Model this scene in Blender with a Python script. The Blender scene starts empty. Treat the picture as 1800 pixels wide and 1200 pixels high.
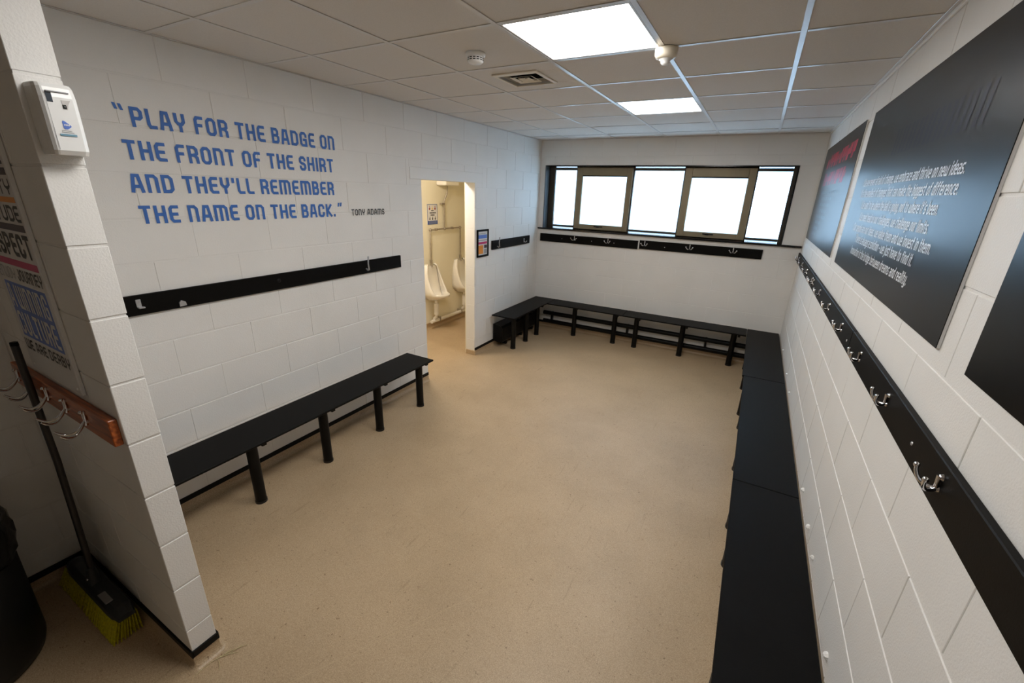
import bpy, bmesh, math, random
from mathutils import Vector, Matrix

random.seed(7)
PI = math.pi
sc = bpy.context.scene
col = sc.collection

# ------------------------------------------------------------------ camera, light, exposure
ZC = 1.916                      # lens height above the skirting line (the floor lies at FL)
FL = -0.06
H = 2.606                       # suspended ceiling
XL, XR, YF, YB = -2.833, 0.495, 5.884, -3.6
cam_d = bpy.data.cameras.new('camera')
cam_d.sensor_width = 36.0
cam_d.lens = 747.1 / 1800 * 36.0
cam_d.clip_start = 0.02
cam = bpy.data.objects.new('camera', cam_d)
col.objects.link(cam)
yaw, pitch, roll = 0.499, -0.338, 0.033
cy_, sy_, cp_, sp_ = math.cos(yaw), math.sin(yaw), math.cos(pitch), math.sin(pitch)
fw = Vector((-sy_ * cp_, cy_ * cp_, sp_))
rt = Vector((cy_, sy_, 0))
up = rt.cross(fw)
r2 = math.cos(roll) * rt + math.sin(roll) * up
u2 = -math.sin(roll) * rt + math.cos(roll) * up
M = Matrix((r2, u2, -fw)).transposed().to_4x4()
M.translation = Vector((0, 0, ZC))
cam.matrix_world = M
sc.camera = cam

PANEL_W = 15.0                  # radiance of the three ceiling panels
TOILET_W = 66.0
SKY_W = 8.0
vs = sc.view_settings
sc.display_settings.display_device = 'sRGB'
vs.view_transform = 'Standard'
vs.look = 'None'
vs.gamma = 1.0
vs.use_curve_mapping = False
vs.exposure = 0.32
world = bpy.data.worlds.new('overcast_sky')
sc.world = world
world.use_nodes = True
bg = world.node_tree.nodes['Background']
bg.inputs['Color'].default_value = (0.54, 0.75, 1.0, 1)
bg.inputs['Strength'].default_value = SKY_W
sc.cycles.use_denoising = True
sc.cycles.max_bounces = 10
sc.cycles.diffuse_bounces = 6

# ------------------------------------------------------------------ materials
def s2l(c):
    return tuple(((x / 255) / 12.92 if x / 255 <= 0.04045 else ((x / 255 + 0.055) / 1.055) ** 2.4) for x in c)

def mat(name, rgb, rough=0.5, metal=0.0, noise=0.0, nscale=20.0, bump=0.0, bscale=200.0, lin=False, spec=0.5,
        coat=0.0):
    m = bpy.data.materials.new(name)
    m.use_nodes = True
    nt = m.node_tree
    b = nt.nodes['Principled BSDF']
    c = tuple(rgb) if lin else s2l(rgb)
    b.inputs['Base Color'].default_value = (*c, 1)
    b.inputs['Roughness'].default_value = rough
    b.inputs['Metallic'].default_value = metal
    b.inputs['Specular IOR Level'].default_value = spec
    if coat:
        b.inputs['Coat Weight'].default_value = coat
        b.inputs['Coat Roughness'].default_value = 0.15
    tc = nt.nodes.new('ShaderNodeTexCoord')
    geo = nt.nodes.new('ShaderNodeNewGeometry')
    if noise:
        n = nt.nodes.new('ShaderNodeTexNoise')
        n.inputs['Scale'].default_value = nscale
        n.inputs['Detail'].default_value = 6
        nt.links.new(geo.outputs['Position'], n.inputs['Vector'])
        r = nt.nodes.new('ShaderNodeMapRange')
        r.inputs['From Min'].default_value = 0.3
        r.inputs['From Max'].default_value = 0.7
        r.inputs['To Min'].default_value = 1 - noise
        r.inputs['To Max'].default_value = 1 + noise
        nt.links.new(n.outputs['Fac'], r.inputs['Value'])
        mx = nt.nodes.new('ShaderNodeVectorMath')
        mx.operation = 'SCALE'
        mx.inputs[0].default_value = c
        nt.links.new(r.outputs['Result'], mx.inputs['Scale'])
        nt.links.new(mx.outputs['Vector'], b.inputs['Base Color'])
    if bump:
        n2 = nt.nodes.new('ShaderNodeTexNoise')
        n2.inputs['Scale'].default_value = bscale
        n2.inputs['Detail'].default_value = 4
        nt.links.new(geo.outputs['Position'], n2.inputs['Vector'])
        bp = nt.nodes.new('ShaderNodeBump')
        bp.inputs['Strength'].default_value = bump
        bp.inputs['Distance'].default_value = 0.003
        nt.links.new(n2.outputs['Fac'], bp.inputs['Height'])
        nt.links.new(bp.outputs['Normal'], b.inputs['Normal'])
    return m

def emit(name, rgb, strength):
    m = bpy.data.materials.new(name)
    m.use_nodes = True
    b = m.node_tree.nodes['Principled BSDF']
    b.inputs['Base Color'].default_value = (0.8, 0.8, 0.8, 1)
    b.inputs['Emission Color'].default_value = (*rgb, 1)
    b.inputs['Emission Strength'].default_value = strength
    return m

MT = {}
MT['paint'] = mat('white_block_paint', (230, 228, 224), 0.55, noise=0.025, nscale=3, bump=0.35, bscale=170)
MT['paint_smooth'] = mat('white_plaster_paint', (230, 228, 224), 0.5, noise=0.02, nscale=2, bump=0.08, bscale=90)
MT['cream'] = mat('cream_wall_paint', (234, 226, 202), 0.45, noise=0.02, nscale=2, bump=0.1, bscale=90)
MT['tile'] = mat('mineral_ceiling_tile', (216, 211, 205), 0.95, noise=0.05, nscale=260, bump=0.25, bscale=350)
MT['tee'] = mat('white_tee_metal', (206, 203, 200), 0.28, noise=0.02, nscale=30)
MT['black_board'] = mat('black_painted_board', (9, 8, 7), 0.5, spec=0.12, noise=0.2, nscale=40, bump=0.06, bscale=220)
MT['black_seat'] = mat('black_laminate_seat', (8, 8, 8), 0.5, spec=0.12, noise=0.2, nscale=25, bump=0.10, bscale=260)
MT['black_metal'] = mat('black_powder_coated_tube', (8, 8, 8), 0.42, spec=0.2, noise=0.1, nscale=30)
MT['black_strip'] = mat('black_capping_strip', (9, 9, 9), 0.5, spec=0.2, noise=0.1, nscale=30)
MT['reveal'] = mat('grey_reveal_lining', (74, 80, 84), 0.35, noise=0.05, nscale=8)
MT['black_gloss'] = mat('black_gloss_lining', (9, 10, 12), 0.12, noise=0.1, nscale=20)
MT['bronze'] = mat('bronze_window_aluminium', (142, 130, 104), 0.42, metal=0.25, noise=0.06, nscale=8)
MT['dark_frame'] = mat('dark_grey_window_gasket', (66, 60, 50), 0.4, metal=0.3, noise=0.05, nscale=8)
MT['chrome'] = mat('chrome', (215, 215, 218), 0.12, metal=1.0, noise=0.03, nscale=60)
MT['steel_dull'] = mat('dull_broken_metal', (190, 190, 192), 0.4, metal=0.8, noise=0.1, nscale=80)
MT['blue_vinyl'] = mat('blue_wall_vinyl', (56, 108, 188), 0.5, noise=0.02, nscale=6)
MT['black_vinyl'] = mat('black_wall_vinyl', (22, 22, 26), 0.5, noise=0.05, nscale=6)
MT['poster_black'] = mat('satin_black_print', (9, 10, 12), 0.30, spec=0.2, noise=0.05, nscale=5)
MT['poster_white_text'] = mat('white_print', (225, 228, 232), 0.4, noise=0.02, nscale=9)
MT['poster_pale_text'] = mat('pale_print', (120, 132, 150), 0.4, noise=0.02, nscale=9)
MT['poster_red'] = mat('crimson_print', (196, 14, 62), 0.4, noise=0.04, nscale=9)
MT['poster_navy'] = mat('navy_print', (11, 13, 40), 0.32, spec=0.2, noise=0.04, nscale=9)
MT['white_panel'] = mat('white_print_panel', (214, 212, 210), 0.4, noise=0.02, nscale=5)
MT['white_edge'] = mat('white_board_edge', (226, 226, 226), 0.5, noise=0.02, nscale=12)
MT['plum'] = mat('plum_print', (58, 44, 58), 0.4, noise=0.03, nscale=12)
MT['orange'] = mat('orange_print', (226, 142, 46), 0.4, noise=0.03, nscale=12)
MT['magenta'] = mat('magenta_print', (190, 40, 100), 0.4, noise=0.03, nscale=12)
MT['blue_print'] = mat('blue_print', (92, 124, 204), 0.4, noise=0.03, nscale=12)
MT['dark_print'] = mat('dark_print', (34, 34, 38), 0.4, noise=0.03, nscale=12)
MT['grey_print'] = mat('grey_print', (150, 150, 152), 0.4, noise=0.03, nscale=12)
MT['red_print'] = mat('red_print', (150, 30, 26), 0.4, noise=0.03, nscale=12)
MT['yellow_print'] = mat('yellow_print', (232, 190, 90), 0.4, noise=0.03, nscale=12)
MT['sign_blue'] = mat('sign_blue_print', (40, 78, 150), 0.4, noise=0.03, nscale=12)
MT['plastic_white'] = mat('white_plastic', (232, 232, 230), 0.32, noise=0.01, nscale=12)
MT['plastic_cream'] = mat('cream_plastic', (226, 216, 196), 0.35, noise=0.01, nscale=12)
MT['sensor_grey'] = mat('grey_sensor_window', (70, 76, 84), 0.2, noise=0.05, nscale=40)
MT['black_hole'] = mat('black_recess', (10, 10, 10), 0.7, noise=0.1, nscale=40)
MT['ceramic'] = mat('white_glazed_ceramic', (236, 230, 218), 0.08, noise=0.01, nscale=8)
MT['pipe_grey'] = mat('grey_painted_pipe', (158, 146, 128), 0.35, metal=0.4, noise=0.08, nscale=30)
MT['pipe_white'] = mat('white_waste_pipe', (232, 226, 214), 0.35, noise=0.02, nscale=20)
MT['broom_block'] = mat('grey_broom_plastic', (52, 54, 56), 0.55, noise=0.08, nscale=30)
MT['handle'] = mat('dark_metal_broom_handle', (58, 55, 54), 0.4, metal=0.3, noise=0.15, nscale=25)
MT['bristle'] = mat('yellow_green_bristle', (214, 206, 28), 0.6, noise=0.25, nscale=90)
MT['straw'] = mat('straw_bristle', (206, 190, 146), 0.6, noise=0.1, nscale=90)
MT['weld'] = mat('vinyl_weld_bead', (190, 166, 130), 0.5, noise=0.1, nscale=40)
MT['bin_body'] = mat('black_bin_plastic', (10, 10, 10), 0.45, noise=0.1, nscale=12)
MT['bin_bag'] = mat('black_bin_liner_film', (8, 8, 9), 0.22, noise=0.1, nscale=12, bump=0.8, bscale=22)
MT['filler'] = mat('white_filler', (228, 226, 222), 0.8, noise=0.05, nscale=60, bump=0.5, bscale=120)
MT['panel_glow'] = emit('lit_panel_diffuser', (1.0, 0.975, 0.94), PANEL_W)
MT['toilet_glow'] = emit('lit_bulkhead_diffuser', (1.0, 0.92, 0.84), TOILET_W)

def wood_mat():
    m = mat('orange_stained_wood', (170, 84, 34), 0.35, coat=0.3)
    nt = m.node_tree
    b = nt.nodes['Principled BSDF']
    geo = nt.nodes.new('ShaderNodeNewGeometry')
    mp = nt.nodes.new('ShaderNodeMapping')
    mp.inputs['Scale'].default_value = (4, 60, 60)
    n = nt.nodes.new('ShaderNodeTexNoise')
    n.inputs['Scale'].default_value = 1.6
    n.inputs['Detail'].default_value = 7
    cr = nt.nodes.new('ShaderNodeValToRGB')
    cr.color_ramp.elements[0].position = 0.35
    cr.color_ramp.elements[0].color = (*s2l((128, 58, 24)), 1)
    cr.color_ramp.elements[1].position = 0.68
    cr.color_ramp.elements[1].color = (*s2l((196, 104, 46)), 1)
    nt.links.new(geo.outputs['Position'], mp.inputs['Vector'])
    nt.links.new(mp.outputs['Vector'], n.inputs['Vector'])
    nt.links.new(n.outputs['Fac'], cr.inputs['Fac'])
    nt.links.new(cr.outputs['Color'], b.inputs['Base Color'])
    return m
MT['wood'] = wood_mat()

def floor_mat():
    m = mat('beige_speckled_vinyl', (186, 160, 124), 0.42)
    nt = m.node_tree
    b = nt.nodes['Principled BSDF']
    geo = nt.nodes.new('ShaderNodeNewGeometry')
    def noise(scale, detail, rough=0.5, mapscale=None):
        n = nt.nodes.new('ShaderNodeTexNoise')
        n.inputs['Scale'].default_value = scale
        n.inputs['Detail'].default_value = detail
        n.inputs['Roughness'].default_value = rough
        src = geo.outputs['Position']
        if mapscale:
            mp = nt.nodes.new('ShaderNodeMapping')
            mp.inputs['Scale'].default_value = mapscale[0]
            mp.inputs['Rotation'].default_value = mapscale[1]
            nt.links.new(src, mp.inputs['Vector'])
            src = mp.outputs['Vector']
        nt.links.new(src, n.inputs['Vector'])
        return n
    def ramp(fac, p0, c0, p1, c1):
        r = nt.nodes.new('ShaderNodeValToRGB')
        r.color_ramp.elements[0].position = p0
        r.color_ramp.elements[0].color = (*c0, 1)
        r.color_ramp.elements[1].position = p1
        r.color_ramp.elements[1].color = (*c1, 1)
        nt.links.new(fac, r.inputs['Fac'])
        return r
    def mul(a, bb, f=1.0):
        x = nt.nodes.new('ShaderNodeMix')
        x.data_type = 'RGBA'
        x.blend_type = 'MULTIPLY'
        x.inputs['Factor'].default_value = f
        nt.links.new(a, x.inputs[6])
        nt.links.new(bb, x.inputs[7])
        return x.outputs[2]
    base = ramp(noise(230, 3, 0.7).outputs['Fac'], 0.32, s2l((164, 139, 107)), 0.68, s2l((204, 180, 147)))
    dirt = ramp(noise(1.7, 5, 0.6).outputs['Fac'], 0.30, (0.86, 0.85, 0.83), 0.62, (1, 1, 1))
    fleck = ramp(noise(75, 2, 0.5).outputs['Fac'], 0.26, (0.55, 0.5, 0.45), 0.31, (1, 1, 1))
    sc1 = ramp(noise(2.6, 8, 0.62, ((14, 1.2, 1), (0, 0, 0.75))).outputs['Fac'], 0.30, (0.80, 0.78, 0.76), 0.36, (1, 1, 1))
    sc2 = ramp(noise(2.2, 8, 0.62, ((16, 1.0, 1), (0, 0, -0.35))).outputs['Fac'], 0.29, (0.84, 0.82, 0.8), 0.34, (1, 1, 1))
    o = mul(base.outputs['Color'], dirt.outputs['Color'])
    o = mul(o, fleck.outputs['Color'])
    o = mul(o, sc1.outputs['Color'], 0.8)
    o = mul(o, sc2.outputs['Color'], 0.8)
    nt.links.new(o, b.inputs['Base Color'])
    bp = nt.nodes.new('ShaderNodeBump')
    bp.inputs['Strength'].default_value = 0.12
    bp.inputs['Distance'].default_value = 0.002
    nt.links.new(noise(320, 2).outputs['Fac'], bp.inputs['Height'])
    nt.links.new(bp.outputs['Normal'], b.inputs['Normal'])
    return m
MT['floor'] = floor_mat()

def frosted():
    m = bpy.data.materials.new('frosted_glass')
    m.use_nodes = True
    nt = m.node_tree
    for n in list(nt.nodes):
        if n.type == 'BSDF_PRINCIPLED':
            nt.nodes.remove(n)
    out = nt.nodes['Material Output']
    tr = nt.nodes.new('ShaderNodeBsdfTranslucent')
    tr.inputs['Color'].default_value = (0.90, 0.95, 0.97, 1)
    gl = nt.nodes.new('ShaderNodeBsdfGlossy')
    gl.inputs['Roughness'].default_value = 0.25
    gl.inputs['Color'].default_value = (0.9, 0.9, 0.9, 1)
    fr = nt.nodes.new('ShaderNodeFresnel')
    fr.inputs['IOR'].default_value = 1.4
    mx = nt.nodes.new('ShaderNodeMixShader')
    nt.links.new(fr.outputs['Fac'], mx.inputs['Fac'])
    nt.links.new(tr.outputs['BSDF'], mx.inputs[1])
    nt.links.new(gl.outputs['BSDF'], mx.inputs[2])
    nt.links.new(mx.outputs['Shader'], out.inputs['Surface'])
    return m
MT['frosted'] = frosted()

# ------------------------------------------------------------------ geometry helpers
class G:
    def __init__(s):
        s.v, s.f, s.sm = [], [], []
    def add(s, vs_, fs_, smooth=False):
        o = len(s.v)
        s.v += [tuple(x) for x in vs_]
        for f in fs_:
            s.f.append(tuple(i + o for i in f))
            s.sm.append(smooth)
        return s
    def box(s, x0, x1, y0, y1, z0, z1, ch=0.0):
        lo, hi = (min(x0, x1), min(y0, y1), min(z0, z1)), (max(x0, x1), max(y0, y1), max(z0, z1))
        if ch <= 0:
            vv = [(hi[0] if a else lo[0], hi[1] if b else lo[1], hi[2] if c else lo[2])
                  for a in (0, 1) for b in (0, 1) for c in (0, 1)]
            return s.add(vv, [(0, 1, 3, 2), (4, 6, 7, 5), (0, 4, 5, 1), (2, 3, 7, 6), (0, 2, 6, 4), (1, 5, 7, 3)])
        ch = min(ch, 0.45 * min(hi[i] - lo[i] for i in range(3)))
        vv, idx = [], {}
        for a in (0, 1):
            for b in (0, 1):
                for c in (0, 1):
                    sg = (a, b, c)
                    for ax in range(3):
                        p = []
                        for i in range(3):
                            q = hi[i] if sg[i] else lo[i]
                            if i != ax:
                                q += -ch if sg[i] else ch
                            p.append(q)
                        idx[(sg, ax)] = len(vv)
                        vv.append(p)
        ff = []
        for ax in range(3):
            o1, o2 = [i for i in range(3) if i != ax]
            for sd in (0, 1):
                q = []
                for (b, c) in ((0, 0), (1, 0), (1, 1), (0, 1)):
                    sg = [0, 0, 0]
                    sg[ax], sg[o1], sg[o2] = sd, b, c
                    q.append(idx[(tuple(sg), ax)])
                ff.append(q)
        for ax in range(3):
            o1, o2 = [i for i in range(3) if i != ax]
            for b in (0, 1):
                for c in (0, 1):
                    s0, s1 = [0, 0, 0], [0, 0, 0]
                    s0[o1] = s1[o1] = b
                    s0[o2] = s1[o2] = c
                    s0[ax], s1[ax] = 0, 1
                    s0, s1 = tuple(s0), tuple(s1)
                    ff.append((idx[(s0, o1)], idx[(s1, o1)], idx[(s1, o2)], idx[(s0, o2)]))
        for a in (0, 1):
            for b in (0, 1):
                for c in (0, 1):
                    ff.append(tuple(idx[((a, b, c), ax)] for ax in range(3)))
        return s.add(vv, ff)
    def tube(s, path, r, n=12, caps=True, closed=False):
        pts = [Vector(p) for p in path]
        rr = r if isinstance(r, (list, tuple)) else [r] * len(pts)
        m = len(pts)
        tang = []
        for i in range(m):
            a = pts[i - 1] if i > 0 else pts[i]
            b = pts[i + 1] if i < m - 1 else pts[i]
            tang.append((b - a).normalized())
        t0 = tang[0]
        ref = Vector((0, 0, 1)) if abs(t0.z) < 0.9 else Vector((1, 0, 0))
        nx = t0.cross(ref).normalized()
        vv, ff = [], []
        for i in range(m):
            t = tang[i]
            nx = (nx - t * nx.dot(t)).normalized()
            ny = t.cross(nx)
            for k in range(n):
                a = 2 * PI * k / n
                vv.append(pts[i] + (nx * math.cos(a) + ny * math.sin(a)) * rr[i])
        for i in range(m - 1):
            for k in range(n):
                k2 = (k + 1) % n
                ff.append((i * n + k, i * n + k2, (i + 1) * n + k2, (i + 1) * n + k))
        s.add(vv, ff, True)
        if caps:
            s.add(vv[:n], [tuple(range(n))[::-1]])
            s.add(vv[-n:], [tuple(range(n))])
        return s
    def lathe(s, prof, c, n=24, axis='z', smooth=True):
        vv, ff = [], []
        for (r, h) in prof:
            for k in range(n):
                a = 2 * PI * k / n
                p = (r * math.cos(a), r * math.sin(a), h)
                if axis == 'x':
                    p = (h, p[0], p[1])
                elif axis == 'y':
                    p = (p[0], h, p[1])
                vv.append((c[0] + p[0], c[1] + p[1], c[2] + p[2]))
        for i in range(len(prof) - 1):
            for k in range(n):
                k2 = (k + 1) % n
                ff.append((i * n + k, i * n + k2, (i + 1) * n + k2, (i + 1) * n + k))
        return s.add(vv, ff, smooth)
    def ball(s, c, r, n=10):
        prof = [(max(1e-4, r * math.sin(PI * i / 6)), -r * math.cos(PI * i / 6)) for i in range(7)]
        return s.lathe(prof, c, n)
    def prism(s, poly, a0, a1, axis):
        """poly: 2D outline; extruded along axis from a0 to a1. axis x: poly=(y,z); y: (x,z); z: (x,y)"""
        def P(q, a):
            return {'x': (a, q[0], q[1]), 'y': (q[0], a, q[1]), 'z': (q[0], q[1], a)}[axis]
        n = len(poly)
        vv = [P(q, a0) for q in poly] + [P(q, a1) for q in poly]
        ff = [tuple(range(n))[::-1], tuple(range(n, 2 * n))]
        ff += [(i, (i + 1) % n, n + (i + 1) % n, n + i) for i in range(n)]
        return s.add(vv, ff)
    def quad(s, a, b, c, d):
        return s.add([a, b, c, d], [(0, 1, 2, 3)])
    def mesh(s, name, material, off=(0, 0, 0), recalc=True):
        me = bpy.data.meshes.new(name)
        me.from_pydata([(x - off[0], y - off[1], z - off[2]) for x, y, z in s.v], [], s.f)
        me.polygons.foreach_set('use_smooth', s.sm)
        if recalc:
            bm = bmesh.new()
            bm.from_mesh(me)
            bmesh.ops.recalc_face_normals(bm, faces=bm.faces)
            bm.to_mesh(me)
            bm.free()
        me.materials.append(material)
        me.update()
        return me

def wloc(o):
    L = Vector((0, 0, 0))
    while o is not None:
        L = L + o.location
        o = o.parent
    return L

def tag(o, label=None, cat=None, group=None, kind=None):
    if label:
        o['label'] = label
    if cat:
        o['category'] = cat
    if group:
        o['group'] = group
    if kind:
        o['kind'] = kind
    return o

def thing(name, loc, label, cat, group=None):
    o = bpy.data.objects.new(name, None)
    o.empty_display_size = 0.1
    o.location = loc
    col.objects.link(o)
    return tag(o, label, cat, group)

def part(name, g, material, parent=None, label=None, recalc=True):
    off = wloc(parent) if parent is not None else (0, 0, 0)
    o = bpy.data.objects.new(name, g.mesh(name, material, off, recalc))
    col.objects.link(o)
    o.parent = parent
    if label:
        o['label'] = label
    return o

def inst(name, me, wpos, parent, label=None):
    o = bpy.data.objects.new(name, me)
    col.objects.link(o)
    o.location = Vector(wpos) - (wloc(parent) if parent is not None else Vector((0, 0, 0)))
    o.parent = parent
    if label:
        o['label'] = label
    return o

def struct(name, g, material, parent=None):
    o = part(name, g, material, parent)
    o['kind'] = 'structure'
    return o

# ------------------------------------------------------------------ stroke lettering
GL = {
 'A': (.66, [[(0, 0), (.26, 1), (.74, 1), (1, 0)], [(.1, .3), (.9, .3)]]),
 'B': (.6, [[(0, 0), (0, 1), (.72, 1), (.92, .86), (.92, .66), (.75, .53), (0, .53)], [(.75, .53), (1, .4), (1, .15), (.78, 0), (0, 0)]]),
 'C': (.6, [[(1, .74), (1, .85), (.75, 1), (.25, 1), (0, .85), (0, .15), (.25, 0), (.75, 0), (1, .15), (1, .26)]]),
 'D': (.62, [[(0, 0), (0, 1), (.7, 1), (1, .84), (1, .16), (.7, 0), (0, 0)]]),
 'E': (.56, [[(1, 1), (.25, 1), (0, .85), (0, .15), (.25, 0), (1, 0)], [(0, .5), (.85, .5)]]),
 'F': (.54, [[(1, 1), (.25, 1), (0, .85), (0, 0)], [(0, .5), (.8, .5)]]),
 'G': (.62, [[(1, .76), (1, .85), (.75, 1), (.25, 1), (0, .85), (0, .15), (.25, 0), (1, 0), (1, .46), (.6, .46)]]),
 'H': (.62, [[(0, 0), (0, 1)], [(1, 0), (1, 1)], [(0, .5), (1, .5)]]),
 'I': (.17, [[(.5, 0), (.5, 1)]]),
 'J': (.5, [[(1, 1), (1, .15), (.75, 0), (.25, 0), (0, .15), (0, .25)]]),
 'K': (.6, [[(0, 0), (0, 1)], [(1, 1), (.2, .5), (1, 0)], [(0, .5), (.2, .5)]]),
 'L': (.5, [[(0, 1), (0, .15), (.25, 0), (1, 0)]]),
 'M': (.9, [[(0, 0), (0, 1), (.82, 1), (1, .85), (1, 0)], [(.5, 1), (.5, 0)]]),
 'N': (.62, [[(0, 0), (0, 1), (.72, 1), (1, .84), (1, 0)]]),
 'O': (.62, [[(.27, 0), (0, .15), (0, .85), (.27, 1), (.73, 1), (1, .85), (1, .15), (.73, 0), (.27, 0)]]),
 'P': (.6, [[(0, 0), (0, 1), (.74, 1), (1, .86), (1, .54), (.74, .42), (0, .42)]]),
 'R': (.6, [[(0, 0), (0, 1), (.74, 1), (1, .87), (1, .6), (.74, .46), (0, .46)], [(.62, .46), (.98, .3), (1, 0)]]),
 'S': (.58, [[(1, .8), (1, .86), (.75, 1), (.25, 1), (0, .86), (0, .64), (.25, .52), (.75, .48), (1, .36), (1, .14), (.75, 0), (.25, 0), (0, .14), (0, .2)]]),
 'T': (.6, [[(0, 1), (1, 1)], [(.5, 1), (.5, 0)]]),
 'U': (.62, [[(0, 1), (0, .15), (.27, 0), (.73, 0), (1, .15), (1, 1)]]),
 'W': (.9, [[(0, 1), (0, .15), (.18, 0), (1, 0), (1, 1)], [(.5, 0), (.5, 1)]]),
 'Y': (.6, [[(0, 1), (0, .58), (.28, .42), (.72, .42), (1, .58), (1, 1)], [(.5, .42), (.5, 0)]]),
 'a': (.36, [[(.05, .7), (.75, .7), (1, .6), (1, 0)], [(1, .4), (.25, .4), (0, .3), (0, .1), (.25, 0), (1, 0)]]),
 'b': (.36, [[(0, 1), (0, 0), (.75, 0), (1, .12), (1, .58), (.75, .7), (0, .7)]]),
 'c': (.34, [[(1, .7), (.25, .7), (0, .58), (0, .12), (.25, 0), (1, 0)]]),
 'd': (.36, [[(1, 1), (1, 0), (.25, 0), (0, .12), (0, .58), (.25, .7), (1, .7)]]),
 'e': (.36, [[(0, .35), (1, .35), (1, .58), (.75, .7), (.25, .7), (0, .58), (0, .12), (.25, 0), (1, 0)]]),
 'f': (.28, [[(.35, 0), (.35, .88), (.6, 1), (1, 1)], [(0, .7), (.9, .7)]]),
 'g': (.36, [[(1, 0), (.25, 0), (0, .12), (0, .58), (.25, .7), (1, .7), (1, -.15), (.75, -.27), (0, -.27)]]),
 'h': (.36, [[(0, 0), (0, 1)], [(0, .7), (.75, .7), (1, .58), (1, 0)]]),
 'i': (.1, [[(.5, 0), (.5, .68)], [(.5, .9), (.5, .98)]]),
 'j': (.2, [[(.8, .68), (.8, -.15), (.4, -.27), (0, -.27)], [(.8, .9), (.8, .98)]]),
 'k': (.35, [[(0, 0), (0, 1)], [(1, .7), (.2, .35), (1, 0)]]),
 'l': (.1, [[(.5, 0), (.5, 1)]]),
 'm': (.6, [[(0, 0), (0, .7), (.82, .7), (1, .58), (1, 0)], [(.5, .7), (.5, 0)]]),
 'n': (.36, [[(0, 0), (0, .7), (.75, .7), (1, .58), (1, 0)]]),
 'o': (.36, [[(.25, 0), (0, .12), (0, .58), (.25, .7), (.75, .7), (1, .58), (1, .12), (.75, 0), (.25, 0)]]),
 'p': (.36, [[(0, -.27), (0, .7), (.75, .7), (1, .58), (1, .12), (.75, 0), (0, 0)]]),
 'r': (.28, [[(0, 0), (0, .7), (1, .7)]]),
 's': (.34, [[(1, .7), (.2, .7), (0, .6), (0, .45), (.2, .37), (.8, .33), (1, .25), (1, .1), (.8, 0), (0, 0)]]),
 't': (.28, [[(.35, 1), (.35, .12), (.6, 0), (1, 0)], [(0, .7), (1, .7)]]),
 'u': (.36, [[(0, .7), (0, .12), (.25, 0), (1, 0)], [(1, .7), (1, 0)]]),
 'v': (.36, [[(0, .7), (0, .25), (.5, 0), (1, .25), (1, .7)]]),
 'w': (.6, [[(0, .7), (0, .12), (.18, 0), (1, 0), (1, .7)], [(.5, 0), (.5, .6)]]),
 'y': (.36, [[(0, .7), (0, .12), (.25, 0), (1, 0)], [(1, .7), (1, -.15), (.75, -.27), (0, -.27)]]),
 '.': (.12, [[(.5, 0), (.5, .05)]]),
 ',': (.12, [[(.6, .05), (.4, -.12)]]),
 '-': (.3, [[(0, .4), (1, .4)]]),
 "'": (.16, [[(1, 1), (.3, .82)]]),
 '"': (.42, [[(.08, 1), (.25, .82)], [(.75, 1), (.92, .82)]]),
 '`': (.42, [[(.25, 1), (.08, .82)], [(.92, 1), (.75, .82)]]),
}

def stroke(pts, w):
    """mitred flat ribbon along 2D points -> verts, faces"""
    P = [Vector((p[0], p[1])) for p in pts]
    closed = (P[0] - P[-1]).length < 1e-6
    if closed:
        P = P[:-1]
    n = len(P)
    if not closed:
        d0 = (P[1] - P[0]).normalized()
        d1 = (P[-1] - P[-2]).normalized()
        P[0] = P[0] - d0 * w / 2
        P[-1] = P[-1] + d1 * w / 2
    L, R = [], []
    for i in range(n):
        if closed or 0 < i < n - 1:
            a = (P[i] - P[i - 1]).normalized()
            b = (P[(i + 1) % n] - P[i]).normalized()
            na, nb = Vector((-a.y, a.x)), Vector((-b.y, b.x))
            mt = (na + nb)
            mt = mt.normalized() if mt.length > 1e-6 else na
            k = w / 2 / max(0.35, mt.dot(na))
        else:
            d = (P[1] - P[0]) if i == 0 else (P[-1] - P[-2])
            d = d.normalized()
            mt, k = Vector((-d.y, d.x)), w / 2
        L.append(P[i] + mt * k)
        R.append(P[i] - mt * k)
    vv = L + R
    ff = []
    for i in range(n if closed else n - 1):
        j = (i + 1) % n
        ff.append((n + i, n + j, j, i))
    return vv, ff

def lettering(g, text, u0, u1, v0, v1, place, wk=0.17, gap=0.13, space=0.34, slant=0.0):
    """fit text into width u0..u1 and cap height v0..v1; place(u, v) gives the 3D point"""
    hgt = v1 - v0
    adv, x = [], 0.0
    for ch in text:
        if ch == ' ':
            x += space
            continue
        w, st = GL[ch]
        w = max(w, wk)
        adv.append((x, w, st))
        x += w + gap
    tot = x - gap
    kx = (u1 - u0) / tot
    sw = wk * hgt * min(1.0, max(0.6, kx / hgt))
    for (x0, w, st) in adv:
        bw = max(w * kx - sw, 1e-4)
        for pl in st:
            pts = []
            for (a, b) in pl:
                v = sw / 2 + b * (hgt - sw)
                pts.append((u0 + x0 * kx + sw / 2 + a * bw + slant * v, v0 + v))
            vv, ff = stroke(pts, sw)
            dd = 0.0002 * st.index(pl)
            nh = len(vv) // 2
            g.add([place(q.x, q.y, dd + 0.00003 * (k_ % nh)) for k_, q in enumerate(vv)], ff)
    return g

# ------------------------------------------------------------------ block walls
BED0, CO, BL, JW, JV = 0.146, 0.225, 0.45, 0.008, 0.0045
block_cache = {}

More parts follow.
